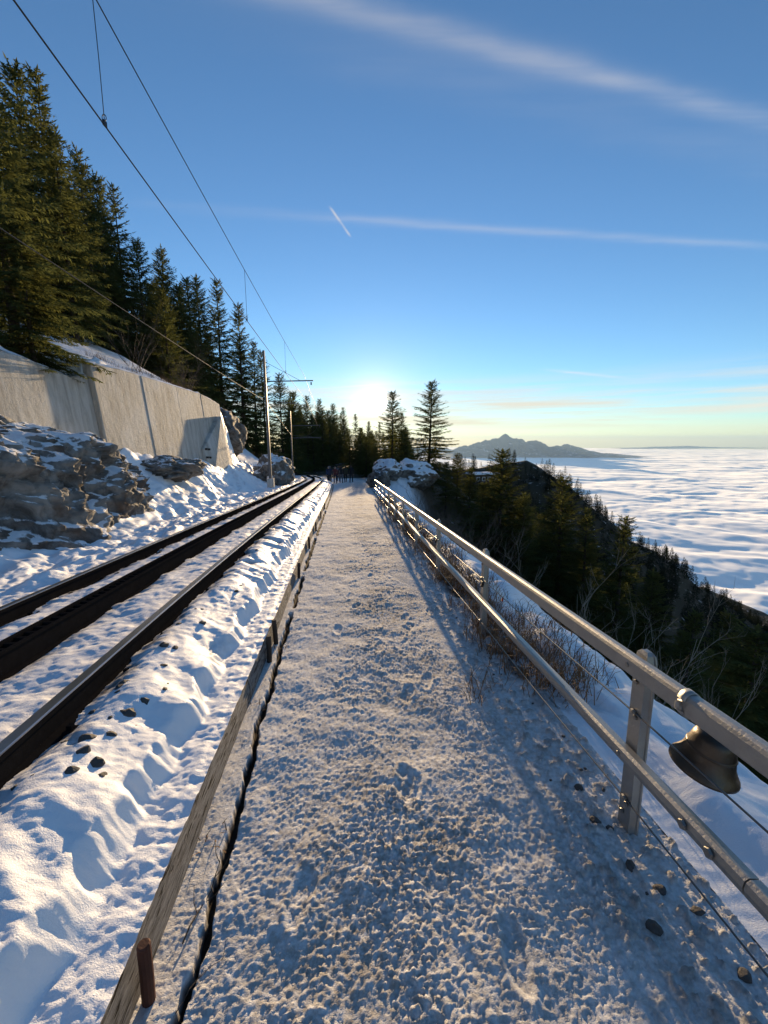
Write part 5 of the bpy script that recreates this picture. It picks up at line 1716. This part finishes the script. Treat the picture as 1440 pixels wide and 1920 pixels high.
PERSON = [person_mesh(.22, .25, 1), person_mesh(.06, .05, 2), person_mesh(-.20, -.22, 3)]
CLOTH = {k: plain(k + '_cloth', c, .8, 0, .2, 5) for k, c in dict(navy=(.02, .025, .05), red=(.12, .03, .03), black=(.015, .015, .017), olive=(.05, .05, .03), grey=(.12, .12, .13), blue=(.04, .08, .2), white=(.5, .5, .5)).items()}
M['skin'] = plain('skin', (.45, .28, .20), .6, 0, .1)
M['hair'] = plain('dark_hair', (.03, .02, .015), .7, 0, .3)


def person(u, v, k, jacket, trousers, hat, face, label, s=1.0):
    src = PERSON[k]
    me = src.copy()
    for m in (CLOTH[trousers], CLOTH[jacket], M['skin'], CLOTH[hat] if hat else M['hair'], CLOTH['black']):
        me.materials.append(m)
    idx = []
    for f in me.polygons:
        c = f.center
        arm = abs(c.x) > .17
        if c.z < .10:
            idx.append(4)
        elif arm and c.z < .86:
            idx.append(2)
        elif c.z < .93 and not arm:
            idx.append(0)
        elif c.z < 1.50:
            idx.append(1)
        else:
            idx.append(3 if (c.z > 1.68 or c.y < -.01) else 2)
    me.polygons.foreach_set('material_index', np.array(idx, dtype=np.int32))
    o = link(bpy.data.objects.new('person', me))
    h = float(terrain_h(u, v)) if False else 0.0
    o.location = W(u, v, .0)
    o.rotation_euler = (0, 0, -HEAD + face)
    o.scale = (s, s, s)
    tag(o, label, 'person', 'walkers at the far end of the path')


for a in [(40.0, -2.2, 0, 'navy', 'black', 'grey', .1, 'walker in a navy jacket and grey hat, leftmost on the far path', 1.0),
          (41.5, -1.75, 1, 'red', 'navy', None, 3.0, 'walker in a dull red jacket facing back along the path', .97),
          (42.5, -1.2, 2, 'black', 'grey', 'black', .1, 'walker in black jacket and grey trousers at the end of the path', 1.02),
          (44.0, -.8, 0, 'olive', 'black', None, .2, 'walker in an olive jacket in the middle of the far group', .98),
          (45.0, -2.6, 1, 'blue', 'black', 'white', 2.7, 'walker in a blue jacket and white hat behind the others', .95),
          (46.0, -1.6, 2, 'grey', 'navy', 'red', .1, 'walker in a grey coat and red hat deep in the group', 1.0),
          (43.2, -.2, 0, 'black', 'black', None, -.1, 'walker all in black at the right of the far group', 1.03)]:
    person(*a)


# ------------------------------------------------------------------ hut on the ridge
def hut(u, v, zz):
    t = empty('hut', (FX * u + RX * v, FY * u + RY * v, zz), .35)
    MB().box((0, 0, 2.0), (13, 7, 8.0)).build('wall', M['hutwall'], t)
    MB().box((0, 0, 6.3), (14.6, 8.6, .5), None, .97).box((0, 0, 6.7), (14.2, 8.2, .3), None, .95).build('roof', M['hutroof'], t)
    MB().box((0, -4.6, 1.6), (15, 2.6, .3)).build('balcony', M['hutwall'], t)
    for k in range(8):
        MB().box((-7 + k * 2, -5.7, 2.3), (.14, .14, 1.3)).build('baluster', M['hutwall'], t)
    for k in range(4):
        f = MB().box((-4.6 + k * 3.1, -3.52, 3.9), (1.7, .12, 1.9)).build('window', M['hutroof'], t)
        MB().box((-4.6 + k * 3.1, -3.60, 3.9), (1.4, .08, 1.6)).build('pane', M['glass'], f)
    tag(t, 'small dark building with snowy flat roof among the trees on the ridge', 'building')


hut(205.2, 64.0, -20.5)
